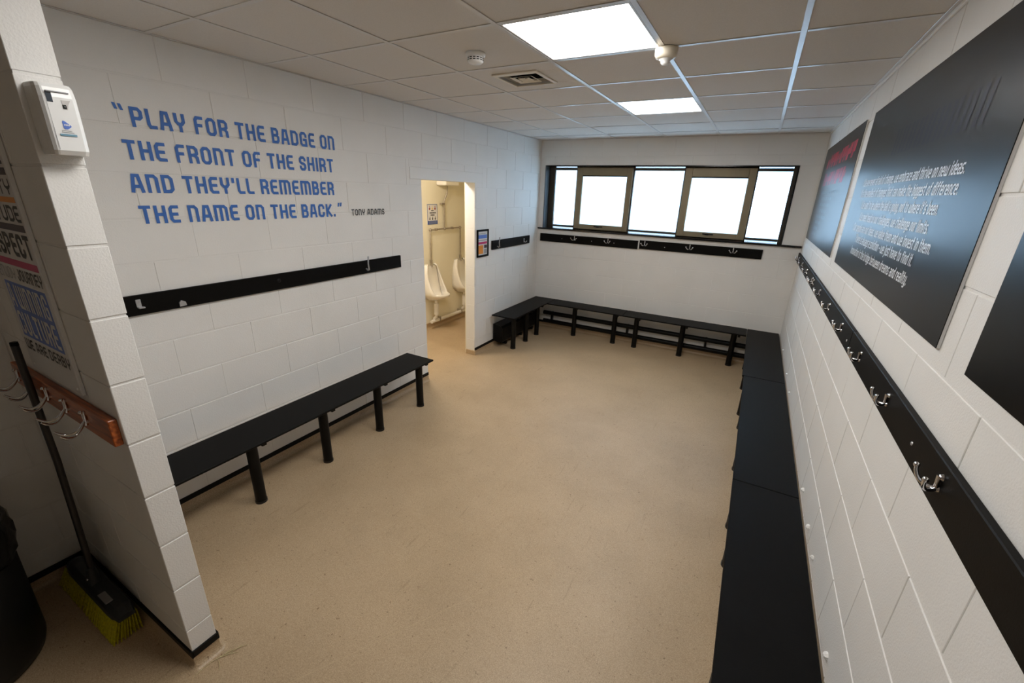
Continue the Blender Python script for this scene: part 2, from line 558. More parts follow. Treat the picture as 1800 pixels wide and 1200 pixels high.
def block_mesh(w, h, axis, sgn):
    key = (round(w, 3), round(h, 3), axis, sgn)
    if key in block_cache:
        return block_cache[key]
    g = G()
    d0, d1 = -0.002, 0.004
    if axis == 'x':
        g.box(sgn * d0, sgn * d1, -w / 2, w / 2, -h / 2, h / 2, 0.0014)
    else:
        g.box(-w / 2, w / 2, sgn * d0, sgn * d1, -h / 2, h / 2, 0.0014)
    block_cache[key] = g.mesh('block', MT['paint'])
    return block_cache[key]

def lay_blocks(parent, axis, plane, sgn, u0, u1, z0, z1, bond, openings=(), name='block'):
    """blocks proud of the mortar face; plane = finished face of the blocks"""
    k = -1
    while True:
        zb, zt = BED0 + CO * k + JW / 2, BED0 + CO * (k + 1) - JW / 2
        k += 1
        if zb >= z1 - 0.02:
            break
        if zt <= z0 + 0.02:
            continue
        zb2, zt2 = max(zb, z0), min(zt, z1)
        off = bond + (BL / 2 if k % 2 else 0)
        n0 = math.floor((u0 - off) / BL) - 1
        n1 = math.ceil((u1 - off) / BL) + 1
        for n in range(n0, n1):
            a, b = off + n * BL + JV / 2, off + (n + 1) * BL - JV / 2
            a, b = max(a, u0), min(b, u1)
            if b - a < 0.025:
                continue
            rects = [(a, b, zb2, zt2)]
            for (oa, ob, oz0, oz1) in openings:
                nr = []
                for (ra, rb, rz0, rz1) in rects:
                    if rb <= oa or ra >= ob or rz1 <= oz0 or rz0 >= oz1:
                        nr.append((ra, rb, rz0, rz1))
                        continue
                    if ra < oa:
                        nr.append((ra, oa, rz0, rz1))
                    if rb > ob:
                        nr.append((ob, rb, rz0, rz1))
                    m0, m1 = max(ra, oa), min(rb, ob)
                    if rz0 < oz0:
                        nr.append((m0, m1, rz0, oz0))
                    if rz1 > oz1:
                        nr.append((m0, m1, oz1, rz1))
                rects = nr
            for (ra, rb, rz0, rz1) in rects:
                if rb - ra < 0.02 or rz1 - rz0 < 0.012:
                    continue
                me = block_mesh(rb - ra, rz1 - rz0, axis, sgn)
                jit = random.uniform(-0.0006, 0.0004)
                c, zc = (ra + rb) / 2, (rz0 + rz1) / 2
                p = (plane - sgn * 0.004 + sgn * jit, c, zc) if axis == 'x' else (c, plane - sgn * 0.004 + sgn * jit, zc)
                inst(name, me, p, parent)

# openings
DY0, DY1, DZ = 3.310, 4.215, 2.0
WX0, WX1, WZ0, WZ1 = -2.757, 0.290, 1.44, 2.285
MO = 0.0030                          # mortar recess
ZT = H + 0.35

# left wall (with doorway)
g = G()
g.box(XL - MO - 0.13, XL - MO, YB, DY0, FL - 0.1, ZT)
g.box(XL - MO - 0.13, XL - MO, DY1, YF + 0.25, FL - 0.1, ZT)
g.box(XL - MO - 0.13, XL - MO, DY0, DY1, DZ, ZT)
wall_left = struct('wall_left', g, MT['paint'])
lay_blocks(wall_left, 'x', XL, 1, -0.9, 0.467, 0.0, H - 0.004, 1.085)
lay_blocks(wall_left, 'x', XL, 1, 0.572, YF - 0.002, 0.0, H - 0.004, 1.085,
           openings=[(DY0, DY1, -1, DZ + 0.002), (3.150, 4.362, DZ - 0.003, 2.105)])
# reveal blocks of the far door jamb
lay_blocks(wall_left, 'y', DY1 - 0.001, -1, XL - 0.130, XL - 0.003, 0.0, DZ, XL - 0.3, name='jamb_block')
g = G()
g.box(XL - 0.004, XL + 0.003, 3.156, 4.358, DZ + 0.001, 2.100, 0.002)
struct('trim_1', g, MT['paint_smooth'])

# far wall (with window opening)
g = G()
g.box(XL - 0.2, WX0, YF + MO, YF + 0.25, FL - 0.1, ZT)
g.box(WX1, XR + 0.2, YF + MO, YF + 0.25, FL - 0.1, ZT)
g.box(WX0, WX1, YF + MO, YF + 0.25, FL - 0.1, WZ0 - 0.02)
g.box(WX0, WX1, YF + MO, YF + 0.25, WZ1, ZT)
wall_far = struct('wall_far', g, MT['paint'])
lay_blocks(wall_far, 'y', YF, -1, XL + 0.004, XR - 0.004, 0.0, H - 0.004, 0.086,
           openings=[(WX0, WX1, WZ0 - 0.02, WZ1), (WX1, XR, WZ0 - 0.03, WZ1)])
g = G()
g.box(WX1, XR - 0.006, YF, YF + 0.02, WZ0, WZ1 - 0.002, 0.001)
part('plaster_patch', g, MT['paint_smooth'], wall_far)

# right wall
g = G()
g.box(XR + MO, XR + MO + 0.2, YB, YF + 0.2, FL - 0.1, ZT)
wall_right = struct('wall_right', g, MT['paint'])
lay_blocks(wall_right, 'x', XR, -1, 0.15, YF - 0.002, 0.0, H - 0.004, 0.30)

# back wall behind the camera
g = G()
g.box(XL - 0.2, XR + 0.2, YB - 0.2, YB, FL - 0.1, ZT)
struct('wall_back', g, MT['paint'])

# partition stub on the left, its end face towards the room
PX, PY0, PY1 = -1.754, 0.470, 0.567
g = G()
g.box(XL - 0.004, PX - MO, PY0 + MO, PY1 - MO, FL - 0.05, ZT)
wall_part = struct('wall_partition', g, MT['paint'])
lay_blocks(wall_part, 'y', PY0, -1, XL + 0.004, PX - 0.0005, 0.0, H - 0.004, PX + 0.0)
lay_blocks(wall_part, 'x', PX, 1, PY0 + 0.0005, PY1 - 0.0005, 0.0, H - 0.004, PY0 - 0.05)
lay_blocks(wall_part, 'y', PY1, 1, XL + 0.3, PX - 0.0005, 0.0, H - 0.004, PX + 0.0)

# floor
g = G()
g.box(-4.3, XR + 0.2, YB - 0.2, 6.4, FL - 0.1, FL)
floor = struct('floor', g, MT['floor'])
# welded seams in the vinyl and the sheet of light scratches
for k, (a, b, w) in enumerate([((-1.36, 0.62), (-0.62, 1.86), 0.0012), ((-1.77, 0.44), (-1.95, 0.12), 0.002),
                               ((-1.72, 0.44), (-1.40, 0.20), 0.002), ((-2.81, 0.33), (-2.50, 0.12), 0.002)]):
    a, b = Vector((*a, FL + 0.0006)), Vector((*b, FL + 0.0006))
    d = (b - a).normalized()
    n = Vector((-d.y, d.x, 0)) * w
    gg = G().quad(a - n, b - n, b + n, a + n)
    part('weld_seam', gg, MT['weld'], floor)

# coved vinyl and black capping strip around the base of the walls
def baseboard(name, axis, plane, sgn, a0, a1):
    cap = G()
    if axis == 'x':
        cap.box(plane - sgn * 0.004, plane + sgn * 0.007, a0, a1, 0.0, 0.034, 0.002)
    else:
        cap.box(a0, a1, plane - sgn * 0.004, plane + sgn * 0.007, 0.0, 0.034, 0.002)
    o = struct(name, cap, MT['black_strip'])
    r = 0.032
    prof = [(-0.004, 0.0), (0.004, 0.0), (0.004, FL + r)]
    for i in range(1, 6):
        t = PI / 2 * i / 5
        prof.append((0.004 + r * (1 - math.cos(t)), FL + r * (1 - math.sin(t)) + 0.0005))
    prof.append((-0.004, FL + 0.0005))
    poly = [(plane + sgn * p, z) for p, z in prof]
    gg = G()
    gg.prism(poly, a0, a1, 'y' if axis == 'x' else 'x')
    part('vinyl_cove', gg, MT['floor'], o)
    return o
baseboard('baseboard_left', 'x', XL, 1, PY1, DY0)
baseboard('baseboard_left_corner', 'x', XL, 1, DY1, YF)
baseboard('baseboard_alcove', 'x', XL, 1, -0.9, PY0)
baseboard('baseboard_far', 'y', YF, -1, XL, XR)
baseboard('baseboard_right', 'x', XR, -1, 0.1, YF)
baseboard('baseboard_partition', 'y', PY0, -1, XL, PX)
pe = baseboard('baseboard_partition_end', 'x', PX, 1, PY0, PY1)
for (yy, a0) in ((PY0, -PI / 2), (PY1, 0.0)):
    pr_ = [(PX, yy)] + [(PX + 0.007 * math.cos(a0 + PI / 2 * k / 4), yy + 0.007 * math.sin(a0 + PI / 2 * k / 4)) for k in range(5)]
    part('strip_corner', G().prism(pr_, 0.0, 0.034, 'z'), MT['black_strip'], pe)
baseboard('baseboard_partition_back', 'y', PY1, 1, XL + 0.3, PX)
def cove_corner(cx, cy, a0, parent):
    r = 0.032
    prof = [(0.0, 0.0), (0.004, 0.0), (0.004, FL + r)] + [(0.004 + r * (1 - math.cos(PI / 2 * i / 5)), FL + r * (1 - math.sin(PI / 2 * i / 5)) + 0.0005) for i in range(1, 6)]
    vv = [(cx + p * math.cos(a0 + PI / 2 * k / 5), cy + p * math.sin(a0 + PI / 2 * k / 5), z) for k in range(6) for p, z in prof]
    m = len(prof)
    ff = [(k * m + i, k * m + i + 1, (k + 1) * m + i + 1, (k + 1) * m + i) for k in range(5) for i in range(m - 1)]
    part('vinyl_cove', G().add(vv, ff, True), MT['floor'], parent)
cove_corner(PX, PY0, -PI / 2, pe)
cove_corner(PX, PY1, 0.0, pe)
# coved foot of the door jamb
g = G()
g.box(XL - 0.13, XL + 0.012, DY1 - 0.012, DY1 + 0.02, FL, 0.0, 0.004)
struct('trim_2', g, MT['floor'])

# ------------------------------------------------------------------ ceiling
XS = [-2.373, -1.790, -1.163, -0.561, 0.020]
YS = [1.883 + 0.6 * j for j in range(-9, 7)]
g = G()
g.box(XL - 1.4, XR + 0.2, YB - 0.2, YF + 0.2, ZT, ZT + 0.1)
ceiling = struct('ceiling', g, MT['tile'])
xe = [XL + 0.001] + XS + [XR - 0.001]
ye = [YB + 0.001] + [y for y in YS if y > YB + 0.05 and y < YF - 0.05] + [YF - 0.001]
LIGHTS = [(-1.163, -0.561, 1.883, 2.483), (-1.163, -0.561, 3.683, 4.283), (-1.163, -0.561, 0.683, 1.283)]
VENT = (-1.790, -1.163, 2.483, 3.083)
tile_cache = {}
def cached_box(key, f, name, m):
    if key not in tile_cache:
        tile_cache[key] = f().mesh(name, m)
    return tile_cache[key]
for i in range(len(xe) - 1):
    for j in range(len(ye) - 1):
        cx, cy = (xe[i] + xe[i + 1]) / 2, (ye[j] + ye[j + 1]) / 2
        if any(l[0] < cx < l[1] and l[2] < cy < l[3] for l in LIGHTS + [VENT]):
            continue
        w, d = xe[i + 1] - xe[i] - 0.006, ye[j + 1] - ye[j] - 0.006
        if i == len(xe) - 2 or i == 0:
            w -= 0.0
        me = cached_box(('tile', round(w, 3), round(d, 3)),
                        lambda: G().box(-w / 2, w / 2, -d / 2, d / 2, 0.0, 0.014, 0.0015), 'ceiling_tile', MT['tile'])
        inst('ceiling_tile', me, (cx, cy, H + random.uniform(0, 0.0008)), ceiling)
for x in XS:
    gg = G()
    gg.box(x - 0.012, x + 0.012, YB, YF - 0.006, H - 0.0035, H - 0.0002, 0.001)
    part('tee_bar', gg, MT['tee'], ceiling)
for j in range(1, len(ye) - 1):
    for i in range(len(xe) - 1):
        a, b = xe[i] + (0.0125 if i else 0.0), xe[i + 1] - (0.0125 if i < len(xe) - 2 else 0.0)
        w = b - a
        me = cached_box(('tee', round(w, 3)), lambda: G().box(-w / 2, w / 2, -0.012, 0.012, -0.0027, -0.0002, 0.0008),
                        'cross_tee', MT['tee'])
        inst('cross_tee', me, ((a + b) / 2, ye[j], H), ceiling)
# perimeter angle trims
for nm, bx in (('trim_3', (XL + 0.001, XL + 0.016, YB, YF - 0.002)), ('trim_4', (XR - 0.024, XR - 0.001, YB, YF - 0.002)),
               ('trim_5', (XL + 0.017, XR - 0.025, YF - 0.02, YF - 0.001))):
    struct(nm, G().box(bx[0], bx[1], bx[2], bx[3], H - 0.0045, H - 0.0004, 0.001), MT['tee'])
struct('trim_6', G().box(XR - 0.012, XR - 0.001, YB, YF - 0.03, H - 0.022, H - 0.0048, 0.002), MT['paint_smooth'])

# ------------------------------------------------------------------ toilet room beyond the doorway
TX = -4.0
g = G()
g.box(TX - 0.15, TX, 2.6, 6.4, FL - 0.1, ZT)
struct('wall_toilet', g, MT['cream'])
g = G()
g.box(TX - 0.15, XL - 0.12, 2.45, 2.6, FL - 0.1, ZT)
struct('wall_toilet_near', g, MT['cream'])
g = G()
g.box(TX - 0.15, XL - 0.12, 6.25, 6.4, FL - 0.1, ZT)
struct('wall_toilet_far', g, MT['cream'])
g = G()
g.box(TX, XL - 0.136, 2.6, 6.25, 2.42, 2.5)
struct('ceiling_toilet', g, MT['cream'])
g = G()
g.box(XL - 0.147, XL - 0.137, 4.22, 6.25, FL, 2.42)
g.box(XL - 0.147, XL - 0.137, 2.6, 3.30, FL, 2.42)
struct('wall_toilet_inner', g, MT['cream'])
baseboard('baseboard_toilet', 'x', TX, 1, 2.6, 6.25).data.materials[0] = MT['floor']

# ------------------------------------------------------------------ window
YW = 6.02
g = G()
t = 0.012
g.box(WX1 - t, WX1, YF - 0.004, YW + 0.05, WZ0, WZ1)
g.box(WX0 + t, WX1 - t, YF - 0.004, YW + 0.05, WZ1 - t, WZ1)
win = struct('window_1', g, MT['black_gloss'])
part('side_lining', G().box(WX0, WX0 + t, YF - 0.004, YW - 0.012, WZ0, WZ1), MT['reveal'], win)
part('trim_strip', G().box(WX0 + 0.0005, WX0 + t, YW - 0.0115, YW + 0.05, WZ0, WZ1), MT['black_gloss'], win)
gs = G()
gs.box(XL + 0.008, XR - 0.008, YF - 0.030, YF - 0.001, WZ0 - 0.022, WZ0, 0.003)
gs.box(WX0, WX1, YF - 0.002, YW + 0.05, WZ0 - 0.020, WZ0)
part('window_sill', gs, MT['black_gloss'], win)
x0, x1, z0, z1 = WX0 + t, WX1 - t, WZ0, WZ1 - t
fr = G()
fr.box(x0, -2.662, YW, YW + 0.05, z0, z1, 0.002)
fr.box(0.246, x1, YW, YW + 0.05, z0, z1, 0.002)
for (a, b) in ((-2.662, -2.335), (-1.530, -0.905), (-0.098, 0.246)):
    fr.box(a, b, YW + 0.012, YW + 0.05, z0 + 0.016, 1.482, 0.002)
    fr.box(a, b, YW + 0.012, YW + 0.05, 2.231, z1 - 0.012, 0.002)
for (a, b) in ((-2.335, -1.530), (-0.905, -0.098)):
    fr.box(a, b, YW + 0.021, YW + 0.05, z0, 1.500, 0.002)
    fr.box(a, b, YW + 0.021, YW + 0.05, 2.180, z1, 0.002)
for xm in (-2.322, -1.541, -0.897, -0.108):
    fr.box(xm - 0.013, xm + 0.011, YW, YW + 0.05, z0, z1, 0.002)
part('window_frame', fr, MT['dark_frame'], win)
for (a, b) in ((-2.660, -2.337), (-1.528, -0.912), (-0.095, 0.244)):
    part('pane', G().box(a, b, YW + 0.028, YW + 0.034, 1.480, 2.233), MT['frosted'], win)
    part('glow_strip', G().box(a, b, YW + 0.020, YW + 0.026, z0 + 0.001, z0 + 0.017), MT['frosted'], win)  # translucent strips added so bright reflected lines glow along sill and head
    part('glow_strip', G().box(a, b, YW + 0.020, YW + 0.026, z1 - 0.013, z1 - 0.001), MT['frosted'], win)
for (a, b, ga, gb) in ((-2.318, -1.545, -2.235, -1.617), (-0.893, -0.112, -0.812, -0.190)):
    sh = G()
    sh.box(a, ga, YW - 0.028, YW + 0.02, z0 + 0.008, z1 - 0.006, 0.003)
    sh.box(gb, b, YW - 0.028, YW + 0.02, z0 + 0.008, z1 - 0.006, 0.003)
    sh.box(ga, gb, YW - 0.028, YW + 0.02, z0 + 0.008, 1.513, 0.003)
    sh.box(ga, gb, YW - 0.028, YW + 0.02, 2.163, z1 - 0.006, 0.003)
    so = part('sash', sh, MT['bronze'], win)
    part('pane', G().box(ga - 0.004, gb + 0.004, YW - 0.004, YW + 0.002, 1.509, 2.167), MT['frosted'], so)
    part('gasket', G().box(ga, gb, YW - 0.027, YW - 0.010, 2.150, 2.163, 0.001), MT['black_strip'], so)
    m_ = (ga + gb) / 2 - 0.03
    hd = G()
    hd.box(m_ - 0.022, m_ + 0.022, YW - 0.040, YW - 0.027, 1.480, 1.500, 0.003)
    hd.box(m_ - 0.05, m_ + 0.075, YW - 0.052, YW - 0.040, 1.487, 1.500, 0.003)
    part('handle', hd, MT['black_metal'], so, 'black sash handle')
# soffit of the eaves outside, over the window
g = G()
g.box(-4.6, 2.2, YF + 0.25, YF + 1.15, 2.30, 2.46)
struct('trim_7', g, MT['paint_smooth'])

# ------------------------------------------------------------------ coat hooks (shared meshes)
def hook_mesh(nrm, uax, size=1.0, rise=0.036, top=0.026):
    """plate, two arms curving out, sideways and up, ball tips.  local origin on the board face"""
    n, u, z = Vector(nrm), Vector(uax), Vector((0, 0, 1))
    P = lambda a, b, c: (n * a + u * b + z * c) * size
    g = G()
    for k in range(2):
        g.tube([P(0.0, 0, -0.012 + 0.034 * k), P(0.006, 0, -0.012 + 0.034 * k)], [0.010 * size, 0.007 * size], 10)
    g.tube([P(0.004, 0, -0.016), P(0.0065, 0, 0.006), P(0.006, 0, top)], [0.007 * size, 0.005 * size, 0.007 * size], 8)
    for sd in (-1, 1):
        path = []
        for i in range(8):
            t = i / 7
            path.append(P(0.006 + 0.036 * math.sin(t * PI / 2), sd * (0.002 + 0.034 * t), -0.012 - 0.006 * math.sin(t * PI) + rise * t * t))
        g.tube(path, [0.0052 * size] * 7 + [0.0045 * size], 8)
        g.ball(path[-1], 0.0075 * size, 8)
    return g.mesh('hook', MT['chrome'])

def big_hook_mesh():
    """robe hook of bent wire on the wooden alcove board, pointing to -y"""
    g = G()
    g.tube([(0, 0.0, 0.035), (0, -0.006, 0.035)], 0.008, 10)
    g.tube([(0, 0.0, 0.0), (0, -0.006, 0.0)], 0.008, 10)
    g.tube([(0, -0.005, 0.042), (0, -0.006, 0.01), (0, -0.008, -0.012)], [0.007, 0.006, 0.007], 8)
    for sd in (-1, 1):
        path = [(0, -0.006, 0.008)]
        for i in range(1, 10):
            t = i / 9
            path.append((sd * 0.028 * t, -0.006 - 0.078 * t, 0.008 - 0.050 * math.sin(t * PI * 0.78) + 0.012 * t))
        g.tube(path, [0.0045] * 9 + [0.003], 8)
    g.ball((0, -0.012, 0.040), 0.007)
    return g.mesh('hook', MT['chrome'])

HK_R = hook_mesh((-1, 0, 0), (0, 1, 0), 0.92)
HK_F = hook_mesh((0, -1, 0), (1, 0, 0), 1.12, 0.022, 0.038)
HK_B = big_hook_mesh()
BT = 0.020                          # thickness of the rails

# right wall rails
zr0, zr1 = 1.256, 1.366
def rail_right(y0, y1, hooks, screws, label):
    t_ = thing('coat_rail', (XR - 0.001, (y0 + y1) / 2, (zr0 + zr1) / 2), label, 'coat rail', 'black coat rails along the right wall')
    part('board', G().box(XR - BT, XR - 0.0008, y0, y1, zr0, zr1, 0.0025), MT['black_board'], t_)
    for y in hooks:
        inst('hook', HK_R, (XR - BT + 0.0005, y, 1.315), t_, 'chrome double hook')
    for (y, z) in screws:
        part('screw', G().lathe([(0.006, 0), (0.005, -0.002), (0.0005, -0.0025)], (XR - BT, y, z), 8, 'x'), MT['steel_dull'], t_)
rail_right(4.108, 5.875, (4.12 + 0.03, 4.66, 5.15, 5.63), [(4.22, 1.30)], 'black coat rail on the right wall nearest the window wall')
rail_right(2.388, 4.102, (2.63, 3.125, 3.61, 4.06), [(2.45, 1.30)], 'middle black coat rail on the right wall under the two posters')
rail_right(0.42, 2.382, (1.19, 1.68, 2.14), [(1.40, 1.31)], 'black coat rail on the right wall nearest the camera')

# far wall rails
def rail_far(xa, xb, za0, za1, hooks, screws, label):
    t_ = thing('coat_rail', ((xa + xb) / 2, YF - 0.001, (za0 + za1) / 2), label, 'coat rail', 'black coat rails under the window')
    part('board', G().box(xa, xb, YF - BT, YF - 0.0008, za0, za1, 0.0025), MT['black_board'], t_)
    for x, z in hooks:
        inst('hook', HK_F, (x, YF - BT + 0.0005, z - 0.008), t_, 'chrome double hook')
    for (x, z) in screws:
        part('screw', G().lathe([(0.006, 0), (0.005, -0.002), (0.0005, -0.0025)], (x, YF - BT, z), 8, 'y'), MT['steel_dull'], t_)
rail_far(-2.780, -1.338, 1.245, 1.356, [(-2.235, 1.32), (-1.745, 1.32)], [(-2.43, 1.30), (-1.98, 1.30), (-1.66, 1.30)],
         'left black coat rail under the window with two chrome hooks')
rail_far(-1.318, 0.118, 1.254, 1.366, [(-1.247, 1.327), (-0.686, 1.327), (-0.193, 1.330)], [(-0.99, 1.30)],
         'right black coat rail under the window with three chrome hooks')

# left wall rails with broken hooks
def tall_hook(g, y, z0, z1):
    g.tube([(XL + BT, y, z0 + 0.012), (XL + BT + 0.02, y, z0), (XL + BT + 0.034, y, z0 + 0.006), (XL + BT + 0.03, y - 0.002, (z0 + z1) / 2), (XL + BT + 0.036, y, z1)],
           [0.006, 0.007, 0.007, 0.006, 0.0065], 8)
    g.tube([(XL + BT, y + 0.012, z0 + 0.005), (XL + BT + 0.012, y + 0.012, z0 + 0.004)], 0.006, 8)
    return g
t_ = thing('coat_rail', (XL + 0.001, 1.77, 1.282), 'long black coat rail on the left wall below the blue quote with broken hooks', 'coat rail')
part('board', G().box(XL + 0.0008, XL + BT, 0.575, 2.965, 1.226, 1.334, 0.0025), MT['black_board'], t_)
part('hook', tall_hook(G(), 2.545, 1.255, 1.372), MT['steel_dull'], t_, 'single upright metal hook')
st = G()
st.box(XL + BT - 0.001, XL + BT + 0.004, 0.955, 0.978, 1.270, 1.312, 0.002)
st.box(XL + BT, XL + BT + 0.022, 0.957, 0.985, 1.264, 1.272, 0.002)
part('broken_hook', st, MT['steel_dull'], t_, 'snapped off hook plate')
st = G()
st.prism([(1.150, 1.235), (1.185, 1.237), (1.182, 1.258), (1.162, 1.270), (1.150, 1.258)], XL + BT - 0.001, XL + BT + 0.008, 'x')
part('broken_hook', st, MT['steel_dull'], t_, 'jagged stump of a hook')
part('screw', G().lathe([(0.015, 0), (0.012, 0.004), (0.006, 0.005), (0.0005, 0.006)], (XL + BT, 1.765, 1.288), 12, 'x'), MT['black_metal'], t_)

t_ = thing('coat_rail', (XL + 0.001, 5.08, 1.284), 'short black coat rail on the left wall between framed notice and window', 'coat rail')
part('board', G().box(XL + 0.0008, XL + BT, 4.572, 5.592, 1.229, 1.339, 0.0025), MT['black_board'], t_)
part('hook', tall_hook(G(), 4.690, 1.252, 1.378), MT['steel_dull'], t_, 'single upright metal hook')
st = G()
st.box(XL + BT - 0.001, XL + BT + 0.004, 5.405, 5.425, 1.255, 1.312, 0.002)
st.tube([(XL + BT, 5.428, 1.262), (XL + BT + 0.02, 5.43, 1.256), (XL + BT + 0.03, 5.445, 1.275)], 0.005, 8)
part('broken_hook', st, MT['steel_dull'], t_, 'snapped off hook plate')

# alcove hook board
t_ = thing('coat_rail', (-2.26, PY0 - 0.001, 1.096), 'orange stained wooden hook board with five chrome hooks on the partition', 'coat rail')
part('board', G().box(-2.742, -1.778, PY0 - 0.026, PY0 - 0.0008, 1.046, 1.146, 0.0025), MT['wood'], t_)
for x in (-2.66, -2.50, -2.33, -2.145, -1.970):
    inst('hook', HK_B, (x, PY0 - 0.0255, 1.090), t_, 'chrome double wire hook')

# ------------------------------------------------------------------ benches
LEG = G()
LEG.tube([(0, 0, 0.012), (0, 0, 0.435)], 0.033, 20)
FOOT_M = G().tube([(0, 0, 0.0), (0, 0, 0.016)], 0.036, 20).mesh('foot', MT['bin_body'])
LEG_M = LEG.mesh('leg', MT['black_metal'])
def bench(center, label, seat, legs, beams, group=None):
    t_ = thing('bench', (center[0], center[1], FL), label, 'bench', group)
    s_ = G().box(*seat, 0.003)
    part('seat', s_, MT['black_seat'], t_)
    for (x, y) in legs:
        lg_ = inst('leg', LEG_M, (x, y, FL), t_)
        inst('foot', FOOT_M, (x, y, FL), lg_)
    for bx in beams:
        part('cross_beam', G().box(*bx, 0.002), MT['black_metal'], t_)
    return t_
ST = 0.400
zs0 = ST - 0.016
ly = [0.72, 1.231, 1.754, 2.283, 2.805]
bench((-2.6, 1.75), 'long black bench on round legs along the left wall below the blue quote',
      (-2.758, -2.428, 0.585, 2.918, zs0, ST), [(-2.515, y) for y in ly],
      [(-2.750, -2.455, y + 0.038, y + 0.068, zs0 - 0.030, zs0) for y in ly])
ly = [4.70, 5.06, 5.41]
bench((-2.63, 5.2), 'short black bench along the left wall in the far corner beside the doorway',
      (-2.800, -2.462, 4.560, 5.862, zs0, ST), [(-2.545, y) for y in ly],
      [(-2.795, -2.480, y + 0.038, y + 0.066, zs0 - 0.030, zs0) for y in ly])
def far_bench(xa, xb, xs, label):
    bench(((xa + xb) / 2, 5.7), label, (xa, xb, 5.545, 5.862, zs0, ST), [(x, 5.690) for x in xs],
          [(x + 0.038, x + 0.066, 5.565, 5.858, zs0 - 0.030, zs0) for x in xs], 'black benches under the window')
far_bench(-2.459, -1.354, (-2.075, -1.480), 'left black bench along the far wall under the window')
far_bench(-1.350, 0.136, (-1.180, -0.585, 0.010), 'right black bench along the far wall under the window')
def right_bench(ya, yb, xa, zt, ys, label):
    bench((0.32, (ya + yb) / 2), label, (xa, 0.478, ya, yb, zt - 0.016, zt), [(xa + 0.066, y) for y in ys],
          [(xa + 0.02, XR - 0.012, y + 0.038, y + 0.066, zt - 0.046, zt - 0.016) for y in ys], 'black benches along the right wall')
right_bench(4.172, 5.862, 0.140, ST, (4.32, 5.00, 5.66), 'black bench on the right wall in the far corner below the window')
right_bench(2.432, 4.168, 0.152, ST, (2.60, 3.30, 4.02), 'middle black bench along the right wall between the other two')
right_bench(0.62, 2.428, 0.152, ST, (0.75, 1.50, 2.26), 'black bench along the right wall nearest the camera')
# filler lumps squeezed out where the bench meets the right wall
for k, y in enumerate((1.46, 1.95, 2.16, 2.48, 3.9, 4.35, 5.1)):
    gg = G()
    r = random.uniform(0.009, 0.015)
    gg.lathe([(0.0005, 0), (r, 0.002), (r * 0.8, 0.009), (r * 0.45, 0.014), (0.0005, 0.016)], (0, 0, 0), 7, 'x', False)
    gg.v = [(XR + 0.002 - a * 1.0, y + b * 1.5 + random.uniform(-.002, .002), 0.428 + c * 1.0 + random.uniform(-.002, .002)) for a, b, c in gg.v]
    part('filler_lump', gg, MT['filler'], wall_right)

# ------------------------------------------------------------------ heating pipes under the far benches
t_ = thing('heating_pipes', (-1.2, 5.80, FL), 'pair of black horizontal heating pipes along the far wall under the benches', 'heating pipe')
for z, r in ((0.186, 0.031), (0.058, 0.030)):
    part('pipe', G().tube([(-2.62, 5.805, z), (0.44, 5.805, z)], r, 16), MT['black_metal'], t_)
for x in (-2.5, -1.33, -0.3, 0.36):
    part('bracket', G().box(x - 0.012, x + 0.012, 5.825, 5.8835, 0.045, 0.20, 0.002), MT['black_metal'], t_)
t_ = thing('heater', (-2.75, 5.1, FL), 'black heater casing along the left wall under the short bench', 'heater')
hg = G()
hg.prism([(-2.822, 0.02), (-2.700, 0.0), (-2.672, 0.03), (-2.676, 0.205), (-2.70, 0.232), (-2.822, 0.252)], 4.640, 5.70, 'y')
part('casing', hg, MT['black_metal'], t_)
for y in (4.80, 5.25, 5.60):
    part('foot', G().box(-2.79, -2.71, y, y + 0.03, FL + 0.001, 0.012, 0.002), MT['black_metal'], t_)
hg = G()
for k in range(7):
    hg.box(-2.676, -2.6705, 4.70, 5.64, 0.05 + 0.02 * k, 0.056 + 0.02 * k)
part('grille', hg, MT['black_hole'], t_)

# ------------------------------------------------------------------ blue quote lettering on the left wall
PL = lambda u, v, d=0: (XL + 0.0030 + d, u, v)
t_ = thing('wall_lettering', (XL, 1.7, 1.98), 'blue capital letter quote on the white left wall', 'lettering')
rows = [('PLAY FOR THE BADGE ON', 1.137, 2.356, 2.166, 2.258), ('THE FRONT OF THE SHIRT', 1.076, 2.328, 2.011, 2.103),
        ("AND THEY'LL REMEMBER", 1.066, 2.312, 1.852, 1.944), ('THE NAME ON THE BACK.', 1.076, 2.305, 1.696, 1.788)]
for (tx, a, b, c, d) in rows:
    gg = lettering(G(), tx, a, b, c, d, PL, 0.185, 0.15, 0.36)
    part('text_line', gg, MT['blue_vinyl'], t_, None, False)
for (u, v, sl) in ((1.079, 2.238, -1), (1.101, 2.236, -1), (2.330, 1.768, 1), (2.352, 1.770, 1)):
    d = 0.007 * sl
    h_ = 0.028
    qm = G().quad(PL(u, v), PL(u + 0.013, v), PL(u + 0.013 + d, v + h_), PL(u + d, v + h_))
    part('quotation_mark', qm, MT['blue_vinyl'], t_, None, False)
part('attribution', lettering(G(), 'TONY ADAMS', 2.459, 2.812, 1.699, 1.746, PL, 0.15, 0.16, 0.4), MT['black_vinyl'], t_,
     'small black name after the quote', False)

